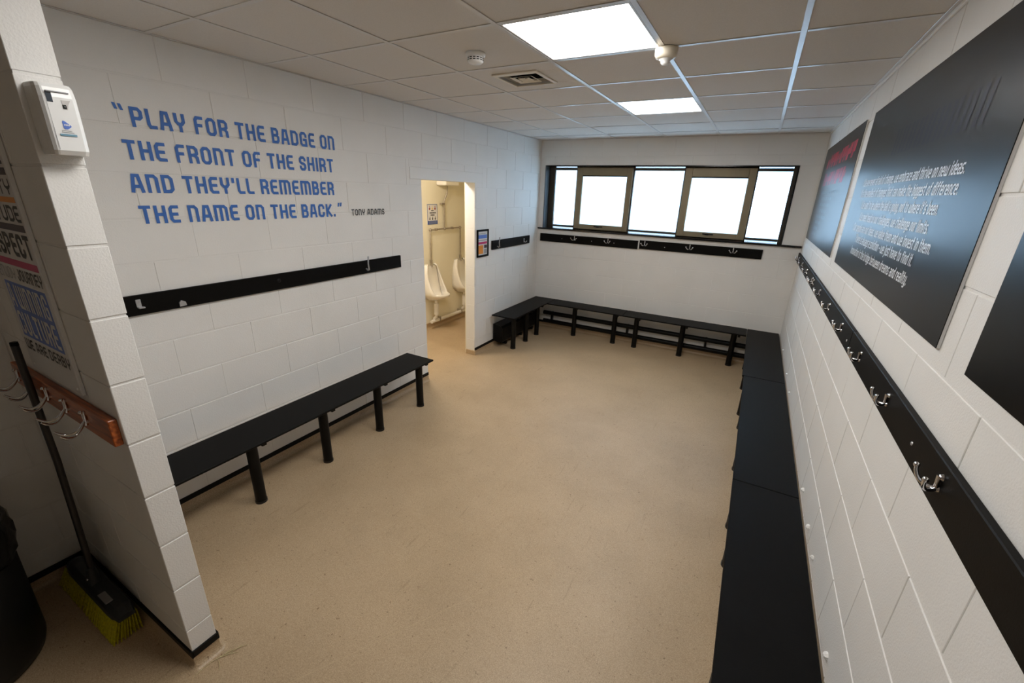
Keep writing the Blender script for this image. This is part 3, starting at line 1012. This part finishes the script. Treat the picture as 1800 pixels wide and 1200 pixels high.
# ------------------------------------------------------------------ posters on the right wall
PT = 0.010
def poster(y0, y1, z0, z1, label):
    t_ = thing('poster', (XR - 0.001, (y0 + y1) / 2, (z0 + z1) / 2), label, 'poster', 'dark posters on the right wall')
    part('panel', G().box(XR - PT, XR - PT + 0.002, y0, y1, z0, z1), MT['poster_black'], t_)
    part('backing_board', G().box(XR - PT + 0.002, XR - 0.0008, y0 + 0.0005, y1 - 0.0005, z0 + 0.0005, z1 - 0.0005), MT['white_edge'], t_)
    return t_
PR = lambda u, v, d=0: (XR - PT - 0.0007 - d, -u, v)
big = poster(1.512, 3.470, 1.552, 2.418, 'large dark poster with seven lines of white text on the right wall')
lines = [('We are never afraid of change, we embrace and thrive on new ideas.', 3.215, 1.757, 2.009),
         ('It is the smallest of changes that can make the biggest of difference.', 3.210, 1.752, 1.952),
         ("We want to be where the ball is going, not to where it's been.", 3.100, 1.862, 1.892),
         ('We meet head on our challenges, we challenge our limits.', 3.060, 1.890, 1.832),
         ('Our people are our ideas, we value them and we invest in them.', 3.148, 1.806, 1.775),
         ('There is always a solution - we just have to find it.', 3.002, 1.940, 1.721),
         ('Innovation is the bridge between dreams and reality.', 3.035, 1.928, 1.657)]
tg = G()
for (tx, a, b, z) in lines:
    lettering(tg, tx, -a, -b, z - 0.004, z + 0.038, PR, 0.14, 0.08, 0.22, 0.16)
part('body_text', tg, MT['poster_white_text'], big, 'small white italic text', False)['kind'] = 'stuff'
hg = G()
for k in range(9):
    u = -2.75 + k * 0.115
    hg.quad(PR(u, 2.13), PR(u + 0.03, 2.13), PR(u + 0.045, 2.24), PR(u + 0.015, 2.24))
    hg.quad(PR(u + 0.05, 2.13), PR(u + 0.08, 2.13), PR(u + 0.095, 2.24), PR(u + 0.065, 2.24))
part('heading', hg, MT['poster_navy'], big, 'faint navy heading', False)
small = poster(3.715, 5.660, 1.552, 2.418, 'dark poster with crimson heading on the right wall nearest the window')
hg = G()
for (ua, ub, va, vb) in ((-5.35, -3.86, 2.215, 2.325), (-5.30, -4.05, 2.06, 2.17)):
    u = ua
    while u < ub:
        w = random.choice((0.026, 0.03, 0.05))
        a_, b_ = va + random.choice((0, 0, 0.035)), vb - random.choice((0, 0, 0.03))
        hg.quad(PR(u, a_), PR(u + w, a_), PR(u + w + 0.016, b_), PR(u + 0.016, b_))
        u += w + random.choice((0.012, 0.016, 0.02, 0.04))
part('heading', hg, MT['poster_red'], small, 'crimson heading', False)
hg = G()
for k, (a, b) in enumerate(((-5.2, -4.25), (-5.1, -4.45), (-5.1, -4.5), (-5.0, -4.6), (-5.2, -4.5), (-5.15, -4.8), (-5.15, -4.85), (-5.2, -4.95))):
    z = 1.985 - 0.052 * k
    u = a
    while u < b:
        w = random.uniform(0.03, 0.10)
        n_ = max(2, int(w / 0.016))
        for q in range(n_):
            hg.quad(PR(u + q * 0.016, z), PR(u + q * 0.016 + 0.007, z), PR(u + q * 0.016 + 0.011, z + 0.026), PR(u + q * 0.016 + 0.004, z + 0.026))
        u += w + 0.03
part('body_text', hg, MT['poster_pale_text'], small, 'small pale text', False)['kind'] = 'stuff'
poster(-0.66, 1.310, 1.549, 2.415, 'plain dark poster cut by the right edge of the photo')

# ------------------------------------------------------------------ values poster on the partition
YP = PY0 - 0.010
PA = lambda u, v, d=0: (u, YP - 0.0006 - d, v)
t_ = thing('poster', (-2.245, PY0, 1.64), 'white poster of stacked values and coloured bars on the partition above the hook board', 'poster')
part('panel', G().box(-2.490, -1.998, YP, PY0 - 0.0008, 1.177, 2.30, 0.0008), MT['white_panel'], t_)
part('edge_strip', G().box(-2.004, -1.996, YP - 0.002, PY0 - 0.0008, 1.177, 2.30, 0.0008), MT['white_edge'], t_)
for (tx, a, b, m_) in (('HUMILITY', 1.860, 1.906, 'dark_print'), ('ATTITUDE', 1.775, 1.826, 'dark_print'),
                       ('RESPECT', 1.655, 1.734, 'dark_print'), ('WE ARE DERBY', 1.267, 1.312, 'dark_print'),
                       ('ALL', 1.948, 2.00, 'dark_print')):
    ua = -2.465 if tx != 'ALL' else -2.14
    part('text_line', lettering(G(), tx, ua, -2.024, a, b, PA, 0.19, 0.12, 0.3), MT[m_], t_, None, False)
part('text_line', lettering(G(), 'JOURNEY', -2.265, -2.026, 1.562, 1.606, PA, 0.17, 0.12), MT['dark_print'], t_, None, False)
part('text_line', lettering(G(), 'ENJOY', -2.462, -2.285, 1.562, 1.606, PA, 0.09, 0.12), MT['grey_print'], t_, 'thin grey word', False)
for (a, b, m_, la) in ((1.917, 1.938, 'plum', 'plum bar'), (1.835, 1.852, 'orange', 'orange bar'), (1.744, 1.766, 'plum', 'plum bar'), (1.616, 1.640, 'magenta', 'magenta bar')):
    part('colour_bar', G().box(-2.465, -2.024, YP - 0.0006, YP + 0.001, a, b), MT[m_], t_, la)
tb_ = part('text_box', G().box(-2.445, -2.040, YP - 0.0006, YP + 0.001, 1.326, 1.546), MT['blue_print'], t_, 'blue box')
PB = lambda u, v, d=0: (u, YP - 0.0014 - d, v)
part('text_line', lettering(G(), 'A WINNING', -2.435, -2.050, 1.446, 1.536, PB, 0.18, 0.11, 0.25), MT['white_panel'], tb_, None, False)
part('text_line', lettering(G(), 'CULTURE', -2.435, -2.050, 1.338, 1.430, PB, 0.18, 0.11), MT['white_panel'], tb_, None, False)
for x, z in ((-2.450, 1.203), (-2.031, 1.195)):
    part('screw', G().lathe([(0.006, 0), (0.004, -0.003), (0.0005, -0.004)], (x, YP, z), 8, 'y'), MT['white_edge'], t_)

# ------------------------------------------------------------------ framed notice beside the doorway
t_ = thing('framed_notice', (XL + 0.001, 4.368, 1.326), 'small black framed notice on the left wall between doorway and short rail', 'picture')
y0, y1, z0, z1 = 4.246, 4.493, 1.167, 1.486
f = G()
f.box(XL + 0.0008, XL + 0.018, y0, y0 + 0.022, z0, z1, 0.002)
f.box(XL + 0.0008, XL + 0.018, y1 - 0.022, y1, z0, z1, 0.002)
f.box(XL + 0.0008, XL + 0.018, y0 + 0.022, y1 - 0.022, z0, z0 + 0.022, 0.002)
f.box(XL + 0.0008, XL + 0.018, y0 + 0.022, y1 - 0.022, z1 - 0.022, z1, 0.002)
part('frame', f, MT['black_board'], t_)
part('paper', G().box(XL + 0.001, XL + 0.008, y0 + 0.02, y1 - 0.02, z0 + 0.02, z1 - 0.02), MT['white_panel'], t_)
def blk(a, b, c, d, m_, la):
    part('printed_block', G().box(XL + 0.007, XL + 0.0088, y0 + a, y0 + b, z0 + c, z0 + d), MT[m_], t_, la)
blk(0.030, 0.217, 0.215, 0.258, 'blue_print', 'blue block')
blk(0.030, 0.217, 0.190, 0.200, 'grey_print', 'grey line')
blk(0.030, 0.217, 0.150, 0.176, 'magenta', 'magenta block')
blk(0.030, 0.135, 0.036, 0.138, 'orange', 'orange block')
blk(0.155, 0.217, 0.100, 0.138, 'plum', 'plum block')
blk(0.155, 0.217, 0.036, 0.090, 'grey_print', 'grey block')
blk(0.040, 0.190, 0.268, 0.274, 'grey_print', 'grey line')

# ------------------------------------------------------------------ air freshener on the end of the partition
t_ = thing('air_freshener', (PX, 0.526, 1.975), 'white automatic air freshener on the end face of the partition', 'air freshener')
yl, yr = 0.483, 0.570
out = [(PX + 0.0005, yl), (PX + 0.020, yl), (PX + 0.048, yl + 0.002), (PX + 0.064, yl + 0.006), (PX + 0.071, yl + 0.012), (PX + 0.072, yl + 0.016),
       (PX + 0.072, 0.553), (PX + 0.066, 0.562), (PX + 0.050, 0.567), (PX + 0.0005, 0.569)]
bd = G()
levels = [(1.974, 0.86), (1.985, 0.97), (2.05, 1.0), (2.115, 1.0), (2.138, 0.93), (2.148, 0.80)]
vv = []
for (z, k) in levels:
    for (x, y) in out:
        vv.append((PX + (x - PX) * k, 0.526 + (y - 0.526) * (1 - (1 - k) * 0.35), z))
n = len(out)
ff = [tuple(range(n))[::-1], tuple(range(n * (len(levels) - 1), n * len(levels)))]
for i in range(len(levels) - 1):
    for k in range(n):
        k2 = (k + 1) % n
        ff.append((i * n + k, i * n + k2, (i + 1) * n + k2, (i + 1) * n + k))
bd.add(vv, ff, False)
part('housing', bd, MT['plastic_white'], t_)
FX = PX + 0.0725
part('seam', G().box(PX + 0.0715, PX + 0.0724, 0.4995, 0.5001, 1.987, 2.128), MT['grey_print'], t_)
part('sensor_window', G().box(FX - 0.003, FX + 0.0006, 0.501, 0.5125, 2.102, 2.1225, 0.0004), MT['sensor_grey'], t_)
part('sensor_hood', G().box(FX - 0.003, FX + 0.0006, 0.501, 0.5125, 2.1225, 2.1255, 0.0004), MT['black_hole'], t_)
part('top_groove', G().box(FX - 0.003, FX + 0.0004, 0.503, 0.548, 2.1265, 2.1295, 0.0004), MT['grey_print'], t_)
part('nozzle_recess', G().prism([(0.5285, 2.109), (0.547, 2.110), (0.541, 2.099), (0.5375, 2.087), (0.5305, 2.088)], FX - 0.003, FX + 0.0005, 'x'), mat('recess_grey_plastic', (196, 192, 188), 0.5, noise=0.02), t_)
part('spray_nozzle', G().box(FX - 0.002, FX + 0.0014, 0.529, 0.5365, 2.0885, 2.0985, 0.0005), MT['black_hole'], t_)
part('spray_hole', G().box(FX, FX + 0.0018, 0.5322, 0.5342, 2.093, 2.0955), MT['grey_print'], t_)
pl = [(0.5185, 2.056), (0.5205, 2.0595), (0.5235, 2.0585), (0.5345, 2.0485), (0.5355, 2.046), (0.5335, 2.0435), (0.5265, 2.0385), (0.5215, 2.0385), (0.519, 2.042)]
part('logo', G().prism(pl, FX - 0.001, FX + 0.0006, 'x'), MT['blue_print'], t_, 'small blue rounded triangle')
for k in range(4):
    part('logo_mark', G().box(FX + 0.0004, FX + 0.0011, 0.5212 + k * 0.003, 0.5231 + k * 0.003, 2.0468, 2.0508), MT['plastic_white'], t_)
for (a, b, z) in ((0.514, 0.534, 2.0345), (0.513, 0.5375, 2.0305)):
    part('small_print', G().box(FX - 0.001, FX + 0.0006, a, b, z, z + 0.0008), MT['grey_print'], t_)
part('teal_bar', G().box(FX - 0.001, FX + 0.0006, 0.5085, 0.542, 2.0215, 2.0265), mat('teal_print', (110, 150, 170), 0.4, noise=0.02), t_)

# ------------------------------------------------------------------ ceiling fittings
def ceiling_light(l, label):
    cx, cy = (l[0] + l[1]) / 2, (l[2] + l[3]) / 2
    hx, hy = (l[1] - l[0]) / 2 - 0.014, (l[3] - l[2]) / 2 - 0.014
    t_ = thing('ceiling_light', (cx, cy, H), label, 'ceiling light', 'square lit ceiling panels')
    f = G()
    w = 0.010
    for (a, b, c, d) in ((-hx, hx, -hy, -hy + w), (-hx, hx, hy - w, hy), (-hx, -hx + w, -hy + w, hy - w), (hx - w, hx, -hy + w, hy - w)):
        f.box(cx + a, cx + b, cy + c, cy + d, H - 0.002, H + 0.02, 0.001)
    part('frame', f, MT['tee'], t_)
    part('diffuser', G().box(cx - hx + w, cx + hx - w, cy - hy + w, cy + hy - w, H + 0.002, H + 0.006), MT['panel_glow'], t_)
    part('back_tray', G().box(cx - hx, cx + hx, cy - hy, cy + hy, H + 0.021, H + 0.03), MT['tee'], t_)
ceiling_light(LIGHTS[0], 'larger looking lit ceiling panel nearest the camera')
ceiling_light(LIGHTS[1], 'smaller looking lit ceiling panel towards the window')
ceiling_light(LIGHTS[2], 'lit ceiling panel overhead, out of sight above the photograph')

t_ = thing('smoke_detector', (-1.478, 2.200, H), 'white round smoke detector on the ceiling left of the near light panel', 'smoke detector')
c = (-1.478, 2.200, H)
part('base', G().lathe([(0.052, 0), (0.054, -0.006), (0.050, -0.016), (0.044, -0.018)], c, 28), MT['plastic_white'], t_)
part('chamber', G().lathe([(0.043, -0.016), (0.042, -0.026), (0.044, -0.030), (0.042, -0.040), (0.034, -0.048), (0.0005, -0.050)], c, 28), MT['plastic_white'], t_)
sl = G()
for k in range(14):
    a0, a1 = 2 * PI * k / 14 + 0.05, 2 * PI * (k + 1) / 14 - 0.07
    for (z, r) in ((-0.026, 0.0435), (-0.035, 0.0445)):
        sl.add([(c[0] + r * math.cos(a), c[1] + r * math.sin(a), H + z + dz) for a, dz in ((a0, -0.002), (a1, -0.002), (a1, 0.002), (a0, 0.002))], [(0, 1, 2, 3)])
part('vent_slots', sl, MT['black_hole'], t_)

t_ = thing('motion_sensor', (-0.548, 2.492, H), 'cream dome motion sensor on the ceiling at the corner of the near light panel', 'motion sensor')
c = (-0.548, 2.492, H - 0.003)
part('base', G().lathe([(0.0005, 0), (0.054, 0), (0.055, -0.004), (0.053, -0.030), (0.046, -0.042), (0.034, -0.046)], c, 32), MT['plastic_cream'], t_)
part('lens', G().lathe([(0.033, -0.044), (0.031, -0.049), (0.023, -0.053), (0.021, -0.062), (0.014, -0.070), (0.0005, -0.073)], c, 28), MT['plastic_white'], t_)

t_ = thing('air_vent', (-1.474, 2.765, H), 'square cream louvred air vent in a ceiling tile by the smoke detector', 'air vent')
x0, x1, y0, y1 = -1.630, -1.318, 2.605, 2.925
def ring(g, a, b, c, d, w, z0, z1, ch=0.001):
    g.box(a, b, c, c + w, z0, z1, ch)
    g.box(a, b, d - w, d, z0, z1, ch)
    g.box(a, a + w, c + w, d - w, z0, z1, ch)
    g.box(b - w, b, c + w, d - w, z0, z1, ch)
    return g
part('face_plate', ring(G(), VENT[0] + 0.003, VENT[1] - 0.003, VENT[2] + 0.003, VENT[3] - 0.003, 0.165, H + 0.0002, H + 0.010), MT['tile'], t_)
hx0, hx1, hy0, hy1 = -1.612, -1.341, 2.650, 2.916
fm = G()
for (a, b, c, d) in ((x0, x1, y0, hy0), (x0, x1, hy1, y1), (x0, hx0, hy0, hy1), (hx1, x1, hy0, hy1)):
    fm.box(a, b, c, d, H - 0.009, H - 0.0004, 0.002)
part('frame', fm, MT['plastic_cream'], t_)
nk = G()
ring(nk, hx0 - 0.01, hx1 + 0.01, hy0 - 0.01, hy1 + 0.01, 0.008, H + 0.0305, H + 0.13, 0.0)
nk.box(hx0 - 0.01, hx1 + 0.01, hy0 - 0.01, hy1 + 0.01, H + 0.131, H + 0.135)
part('neck', nk, MT['black_hole'], t_)  # coloured black above the cream throat to give the void its shade
part('throat', ring(G(), hx0 - 0.01, hx1 + 0.01, hy0 - 0.01, hy1 + 0.01, 0.009, H + 0.0105, H + 0.030, 0.0), MT['plastic_cream'], t_)
def louvre(m0, m1, zlo, zhi):
    o = [(hx0 + m0, hy0 + m0), (hx1 - m0, hy0 + m0), (hx1 - m0, hy1 - m0), (hx0 + m0, hy1 - m0)]
    i_ = [(hx0 + m1, hy0 + m1), (hx1 - m1, hy0 + m1), (hx1 - m1, hy1 - m1), (hx0 + m1, hy1 - m1)]
    vv = [(x, y, zlo) for x, y in o] + [(x, y, zhi) for x, y in i_] + [(x, y, zlo + 0.002) for x, y in o] + [(x, y, zhi + 0.002) for x, y in i_]
    ff = []
    for k in range(4):
        k2 = (k + 1) % 4
        ff += [(k, k2, 4 + k2, 4 + k), (8 + k, 8 + k2, 12 + k2, 12 + k), (k, k2, 8 + k2, 8 + k), (4 + k, 4 + k2, 12 + k2, 12 + k)]
    return G().add(vv, ff)
part('louvre', louvre(0.058, 0.076, H - 0.006, H + 0.000), MT['plastic_cream'], t_)
part('louvre', louvre(0.096, 0.125, H - 0.004, H + 0.002), MT['plastic_cream'], t_)

# ------------------------------------------------------------------ urinals and pipework in the toilet
def urinal(yc, label):
    t_ = thing('urinal', (TX, yc, 0.38), label, 'urinal', 'white urinals in the toilet')
    # shell: horizontal sections from top to bottom; each a half oval from the wall
    secs = [(0.90, 0.085, 0.055), (0.885, 0.120, 0.075), (0.80, 0.150, 0.100), (0.70, 0.168, 0.145), (0.60, 0.176, 0.215),
            (0.53, 0.176, 0.285), (0.495, 0.172, 0.315), (0.470, 0.160, 0.305), (0.43, 0.120, 0.220), (0.395, 0.070, 0.120), (0.385, 0.035, 0.070)]
    N = 17
    def sec(z, w, d, sh=1.0):
        o_ = []
        for k in range(N):
            a = PI * k / (N - 1)
            o_.append((TX + 0.001 + d * sh * math.sin(a) ** 0.8, yc + w * sh * math.cos(a), z))
        return o_
    # outer shell with open front: lower part closed bowl, upper part only sides (front cut by the rim plane)
    g = G()
    vv = []
    for (z, w, d) in secs:
        vv += sec(z, w, d)
    ff = []
    for i in range(len(secs) - 1):
        for k in range(N - 1):
            if i < 6 and 3 <= k <= N - 5:
                continue
            ff.append((i * N + k, i * N + k + 1, (i + 1) * N + k + 1, (i + 1) * N + k))
    g.add(vv, ff, True)
    o = part('shell', g, MT['ceramic'], t_)
    md = o.modifiers.new('thick', 'SOLIDIFY')
    md.thickness = 0.022
    md.offset = 0
    # inner hollow back
    g = G()
    vv = []
    ins = [(0.885, 0.100, 0.022), (0.80, 0.130, 0.022), (0.70, 0.148, 0.026), (0.60, 0.156, 0.05), (0.53, 0.156, 0.10), (0.49, 0.13, 0.16), (0.465, 0.08, 0.19)]
    for (z, w, d) in ins:
        for k in range(9):
            a = -1 + 2 * k / 8
            vv.append((TX + 0.012 + d * (1 - 0.55 * a * a) , yc + w * a, z))
    ff = [(i * 9 + k, i * 9 + k + 1, (i + 1) * 9 + k + 1, (i + 1) * 9 + k) for i in range(len(ins) - 1) for k in range(8)]
    g.add(vv, ff, True)
    part('bowl_back', g, MT['ceramic'], t_, None, False)
    part('spreader', G().tube([(TX + 0.03, yc, 0.92), (TX + 0.03, yc, 0.895), (TX + 0.05, yc, 0.875)], 0.012, 10), MT['pipe_grey'], t_)
    tr = G()
    tr.tube([(TX + 0.10, yc, 0.39), (TX + 0.10, yc, 0.34)], 0.020, 12)
    tr.tube([(TX + 0.10, yc, 0.34), (TX + 0.10, yc, 0.17)], 0.036, 14)
    tr.tube([(TX + 0.10, yc, 0.17), (TX + 0.095, yc, 0.13), (TX + 0.07, yc, 0.112), (TX + 0.06, yc, 0.10), (TX + 0.06, yc, 0.0895)], 0.022, 12)
    part('trap', tr, MT['pipe_white'], t_)
    return t_
urinal(4.790, 'near white wall urinal seen through the left of the doorway')
urinal(5.500, 'further white wall urinal half hidden by the doorway edge')
t_ = thing('flush_pipe', (TX, 5.1, 1.38), 'grey flush pipe branching down to the two urinals', 'pipe')
px_ = TX + 0.03
part('branch', G().tube([(px_, 4.79, 0.915), (px_, 4.79, 1.365), (px_, 4.80, 1.380), (px_, 5.485, 1.380), (px_, 5.50, 1.365), (px_, 5.50, 0.915)], 0.0105, 10), MT['pipe_grey'], t_)
part('riser', G().tube([(px_, 5.115, 1.38), (px_, 5.115, 1.74), (px_, 5.122, 1.77), (px_ + 0.02, 5.165, 1.88), (px_ + 0.02, 5.165, 1.97)], 0.0105, 10), MT['pipe_grey'], t_)
fit = G()
for (y, z) in ((4.795, 1.378), (5.115, 1.380), (5.495, 1.378)):
    fit.ball((px_, y, z), 0.022)
for (y, z) in ((4.93, 1.38), (5.31, 1.38)):
    fit.box(TX + 0.001, px_ + 0.014, y - 0.014, y + 0.014, z - 0.016, z + 0.016, 0.003)
fit.box(TX + 0.001, px_ + 0.014, 5.05, 5.12, 1.715, 1.735, 0.003)
for y in (4.79, 5.50):
    fit.tube([(px_, y, 0.915), (px_, y, 0.965)], 0.018, 10)
part('fitting', fit, MT['pipe_grey'], t_)
t_ = thing('cistern', (TX, 5.14, 1.97), 'white urinal cistern high on the cream toilet wall', 'cistern')
part('tank', G().box(TX + 0.001, TX + 0.17, 4.98, 5.30, 1.972, 2.22, 0.012), MT['ceramic'], t_)
part('lid', G().box(TX + 0.001, TX + 0.18, 4.97, 5.31, 2.221, 2.245, 0.008), MT['ceramic'], t_)
t_ = thing('waste_pipe', (TX, 5.3, 0.07), 'white waste pipe along the foot of the toilet wall', 'pipe')
part('pipe', G().tube([(TX + 0.06, 4.72, 0.062), (TX + 0.06, 6.2, 0.062)], 0.026, 14), MT['pipe_white'], t_)
cl = G()
for y in (4.90, 5.45, 5.9):
    cl.box(TX + 0.001, TX + 0.09, y - 0.012, y + 0.012, 0.036, 0.104, 0.003)
part('clip', cl, MT['pipe_grey'], t_)
t_ = thing('sign', (TX, 4.878, 1.585), 'small white hygiene notice with blue footer on the cream toilet wall', 'sign')
part('panel', G().box(TX + 0.0008, TX + 0.006, 4.770, 4.986, 1.450, 1.721, 0.0008), MT['white_panel'], t_)
f = ring(G(), 0, 1, 0, 1, 0, 0, 0) if False else G()
for (a, b, c, d) in ((4.770, 4.986, 1.714, 1.721), (4.770, 4.776, 1.45, 1.714), (4.980, 4.986, 1.45, 1.714)):
    f.box(TX + 0.005, TX + 0.0068, a, b, c, d)
part('border', f, MT['sign_blue'], t_)
ft = G().box(TX + 0.005, TX + 0.0068, 4.777, 4.979, 1.452, 1.500)
part('footer', ft, MT['sign_blue'], t_)
f = G()
for z in (1.482, 1.464):
    f.box(TX + 0.0066, TX + 0.0073, 4.79, 4.965, z, z + 0.008)
part('footer_text', f, MT['grey_print'], t_)
for (y, m_) in ((4.818, 'red_print'), (4.878, 'yellow_print'), (4.936, 'red_print')):
    f = G().lathe([(0.0005, 0.0072), (0.014, 0.0072), (0.015, 0.005)], (TX, y, 1.66), 12, 'x')
    f.box(TX + 0.005, TX + 0.0072, y - 0.004, y + 0.004, 1.672, 1.700)
    part('drop_symbol', f, MT[m_], t_)
f = G()
for (z, a, b) in ((1.628, 4.855, 4.90), (1.598, 4.82, 4.94), (1.568, 4.84, 4.92)):
    y = a
    while y < b:
        f.box(TX + 0.005, TX + 0.0072, y, y + 0.012, z, z + 0.016)
        y += 0.017
part('sign_text', f, MT['dark_print'], t_)
f = G()
for y in (4.82, 4.88, 4.938):
    f.lathe([(0.0005, 0.0072), (0.012, 0.0072), (0.013, 0.005)], (TX, y, 1.523), 10, 'x')
    f.box(TX + 0.005, TX + 0.0072, y - 0.002, y + 0.006, 1.532, 1.555)
part('glass_symbol', f, MT['dark_print'], t_)
t_ = thing('bulkhead_lamp', (-3.42, 3.75, 2.42), 'round lit ceiling lamp in the toilet, out of sight above the doorway', 'lamp')
part('base', G().lathe([(0.0005, 0.0), (0.17, 0.0), (0.17, -0.03), (0.155, -0.03)], (-3.42, 3.75, 2.419), 24), MT['plastic_white'], t_)
part('diffuser', G().lathe([(0.154, -0.028), (0.15, -0.06), (0.11, -0.085), (0.0005, -0.095)], (-3.42, 3.75, 2.419), 24), MT['toilet_glow'], t_)

# ------------------------------------------------------------------ broom in the alcove corner
t_ = thing('broom', (-2.46, 0.405, FL), 'grey broom with yellow green bristles leaning in the alcove corner', 'broom')
hx = -2.465
part('handle', G().tube([(hx, 0.400, 0.09), (hx, 0.424, 0.75), (-2.470, 0.428, 1.285)], 0.0125, 14), MT['handle'], t_)
part('handle_cap', G().tube([(-2.470, 0.428, 1.283), (-2.470, 0.428, 1.297)], [0.0132, 0.012], 14), MT['black_metal'], t_)
bk = G()
prof = [(0.362, 0.030), (0.445, 0.030), (0.448, 0.050), (0.440, 0.075), (0.415, 0.085), (0.385, 0.080), (0.366, 0.055)]
N = 12
vv = []
for i in range(N + 1):
    t = i / N
    x = -2.765 + 0.595 * t
    k = 1 - 0.28 * max(0, (abs(t - 0.5) - 0.36) / 0.14) ** 2
    for (y, z) in prof:
        vv.append((x, 0.405 + (y - 0.405) * k, 0.03 + (z - 0.03) * (k * k)))
m_ = len(prof)
ff = [tuple(range(m_)), tuple(range(N * m_, (N + 1) * m_))]
for i in range(N):
    for k in range(m_):
        k2 = (k + 1) % m_
        ff.append((i * m_ + k, i * m_ + k2, (i + 1) * m_ + k2, (i + 1) * m_ + k))
bk.add(vv, ff)
head_ = part('head', bk, MT['broom_block'], t_)
part('socket', G().tube([(hx, 0.398, 0.075), (hx, 0.401, 0.17)], [0.024, 0.017], 14), MT['broom_block'], t_)
part('clip', G().ball((hx + 0.004, 0.378, 0.115), 0.006), MT['chrome'], head_)
part('emblem', G().box(-2.36, -2.27, 0.372, 0.40, 0.0795, 0.0845, 0.002), MT['grey_print'], head_)
br = G()
rows_, cols_ = 9, 62
for i in range(cols_):
    for j in range(rows_):
        t, s_ = i / (cols_ - 1), j / (rows_ - 1)
        if 0.44 < t < 0.455 and s_ < 0.6:
            continue
        x0_, y0_ = -2.755 + 0.575 * t, 0.368 + 0.072 * s_
        x1_ = -2.775 + 0.62 * t + random.uniform(-.002, .002)
        y1_ = 0.330 + 0.105 * s_ + random.uniform(-.002, .002)
        zb = FL + 0.002 + random.uniform(0, .004)
        w = 0.0042
        br.add([(x0_ - w, y0_, 0.034), (x0_ + w, y0_, 0.034), (x0_, y0_ + w, 0.034), (x1_ - w, y1_, zb), (x1_ + w, y1_, zb), (x1_, y1_ + w, zb)],
               [(0, 1, 4, 3), (1, 2, 5, 4), (2, 0, 3, 5), (3, 4, 5)])
b_ = part('bristles', br, MT['bristle'], head_, 'yellow green bristles')
b_['kind'] = 'stuff'

# ------------------------------------------------------------------ bin
t_ = thing('bin', (-2.535, -0.03, FL), 'round black bin with a black liner by the alcove wall', 'bin')
c = (-2.535, -0.03, FL)
part('body', G().lathe([(0.0005, 0.001), (0.22, 0.001), (0.240, 0.012), (0.250, 0.05), (0.262, 0.64), (0.256, 0.64), (0.243, 0.05), (0.0005, 0.02)], c, 40), MT['bin_body'], t_)
bag = G()
n, vv = 48, []
lev = [(0.246, 0.45), (0.254, 0.64), (0.261, 0.665), (0.274, 0.662), (0.280, 0.63), (0.282, 0.58), (0.275, 0.53), (0.268, 0.51)]
for i, (r, z) in enumerate(lev):
    for k in range(n):
        a = 2 * PI * k / n
        rr = r + (0.004 * math.sin(a * 17 + i) + 0.003 * math.sin(a * 29 + i * 2)) * (1 if i > 2 else 0.3)
        zz = z + (0.012 * math.sin(a * 5) + 0.006 * math.sin(a * 11) if i >= 6 else 0)
        vv.append((c[0] + rr * math.cos(a), c[1] + rr * math.sin(a), c[2] + zz))
ff = [(i * n + k, i * n + (k + 1) % n, (i + 1) * n + (k + 1) % n, (i + 1) * n + k) for i in range(len(lev) - 1) for k in range(n)]
bag.add(vv, ff, True)
part('liner', bag, MT['bin_bag'], t_)

# ------------------------------------------------------------------ loose straw strands by the foot of the partition
base = Vector((-1.712, 0.532, FL + 0.004))
for (a, L, b, w) in ((1.10, 0.115, .006, 'longest'), (1.22, 0.095, -.008, 'second'), (0.88, 0.080, .005, 'third'), (-0.35, 0.060, .004, 'dark'), (-1.62, 0.085, -.006, 'front'), (1.42, 0.055, -.004, 'short')):
    d = Vector((math.cos(a), math.sin(a), 0))
    nn = Vector((-d.y, d.x, 0))
    pts = [base + d * (L * k / 5) + nn * b * math.sin(PI * k / 5) for k in range(6)]
    o = part('straw_strand', G().tube(pts, [0.0013] * 5 + [0.0008], 5), MT['straw'])
    tag(o, {'longest': 'longest pale straw bristle on the floor by the partition, pointing into the room',
            'second': 'second longest pale straw bristle on the floor by the partition, beside the longest',
            'third': 'pale straw bristle by the partition foot, rightmost of those pointing into the room',
            'dark': 'short straw bristle by the partition foot pointing right along the floor',
            'front': 'straw bristle by the partition foot pointing towards the camera',
            'short': 'shortest straw bristle by the partition, lying close to its end face'}[w], 'straw', 'loose straw bristles by the partition')
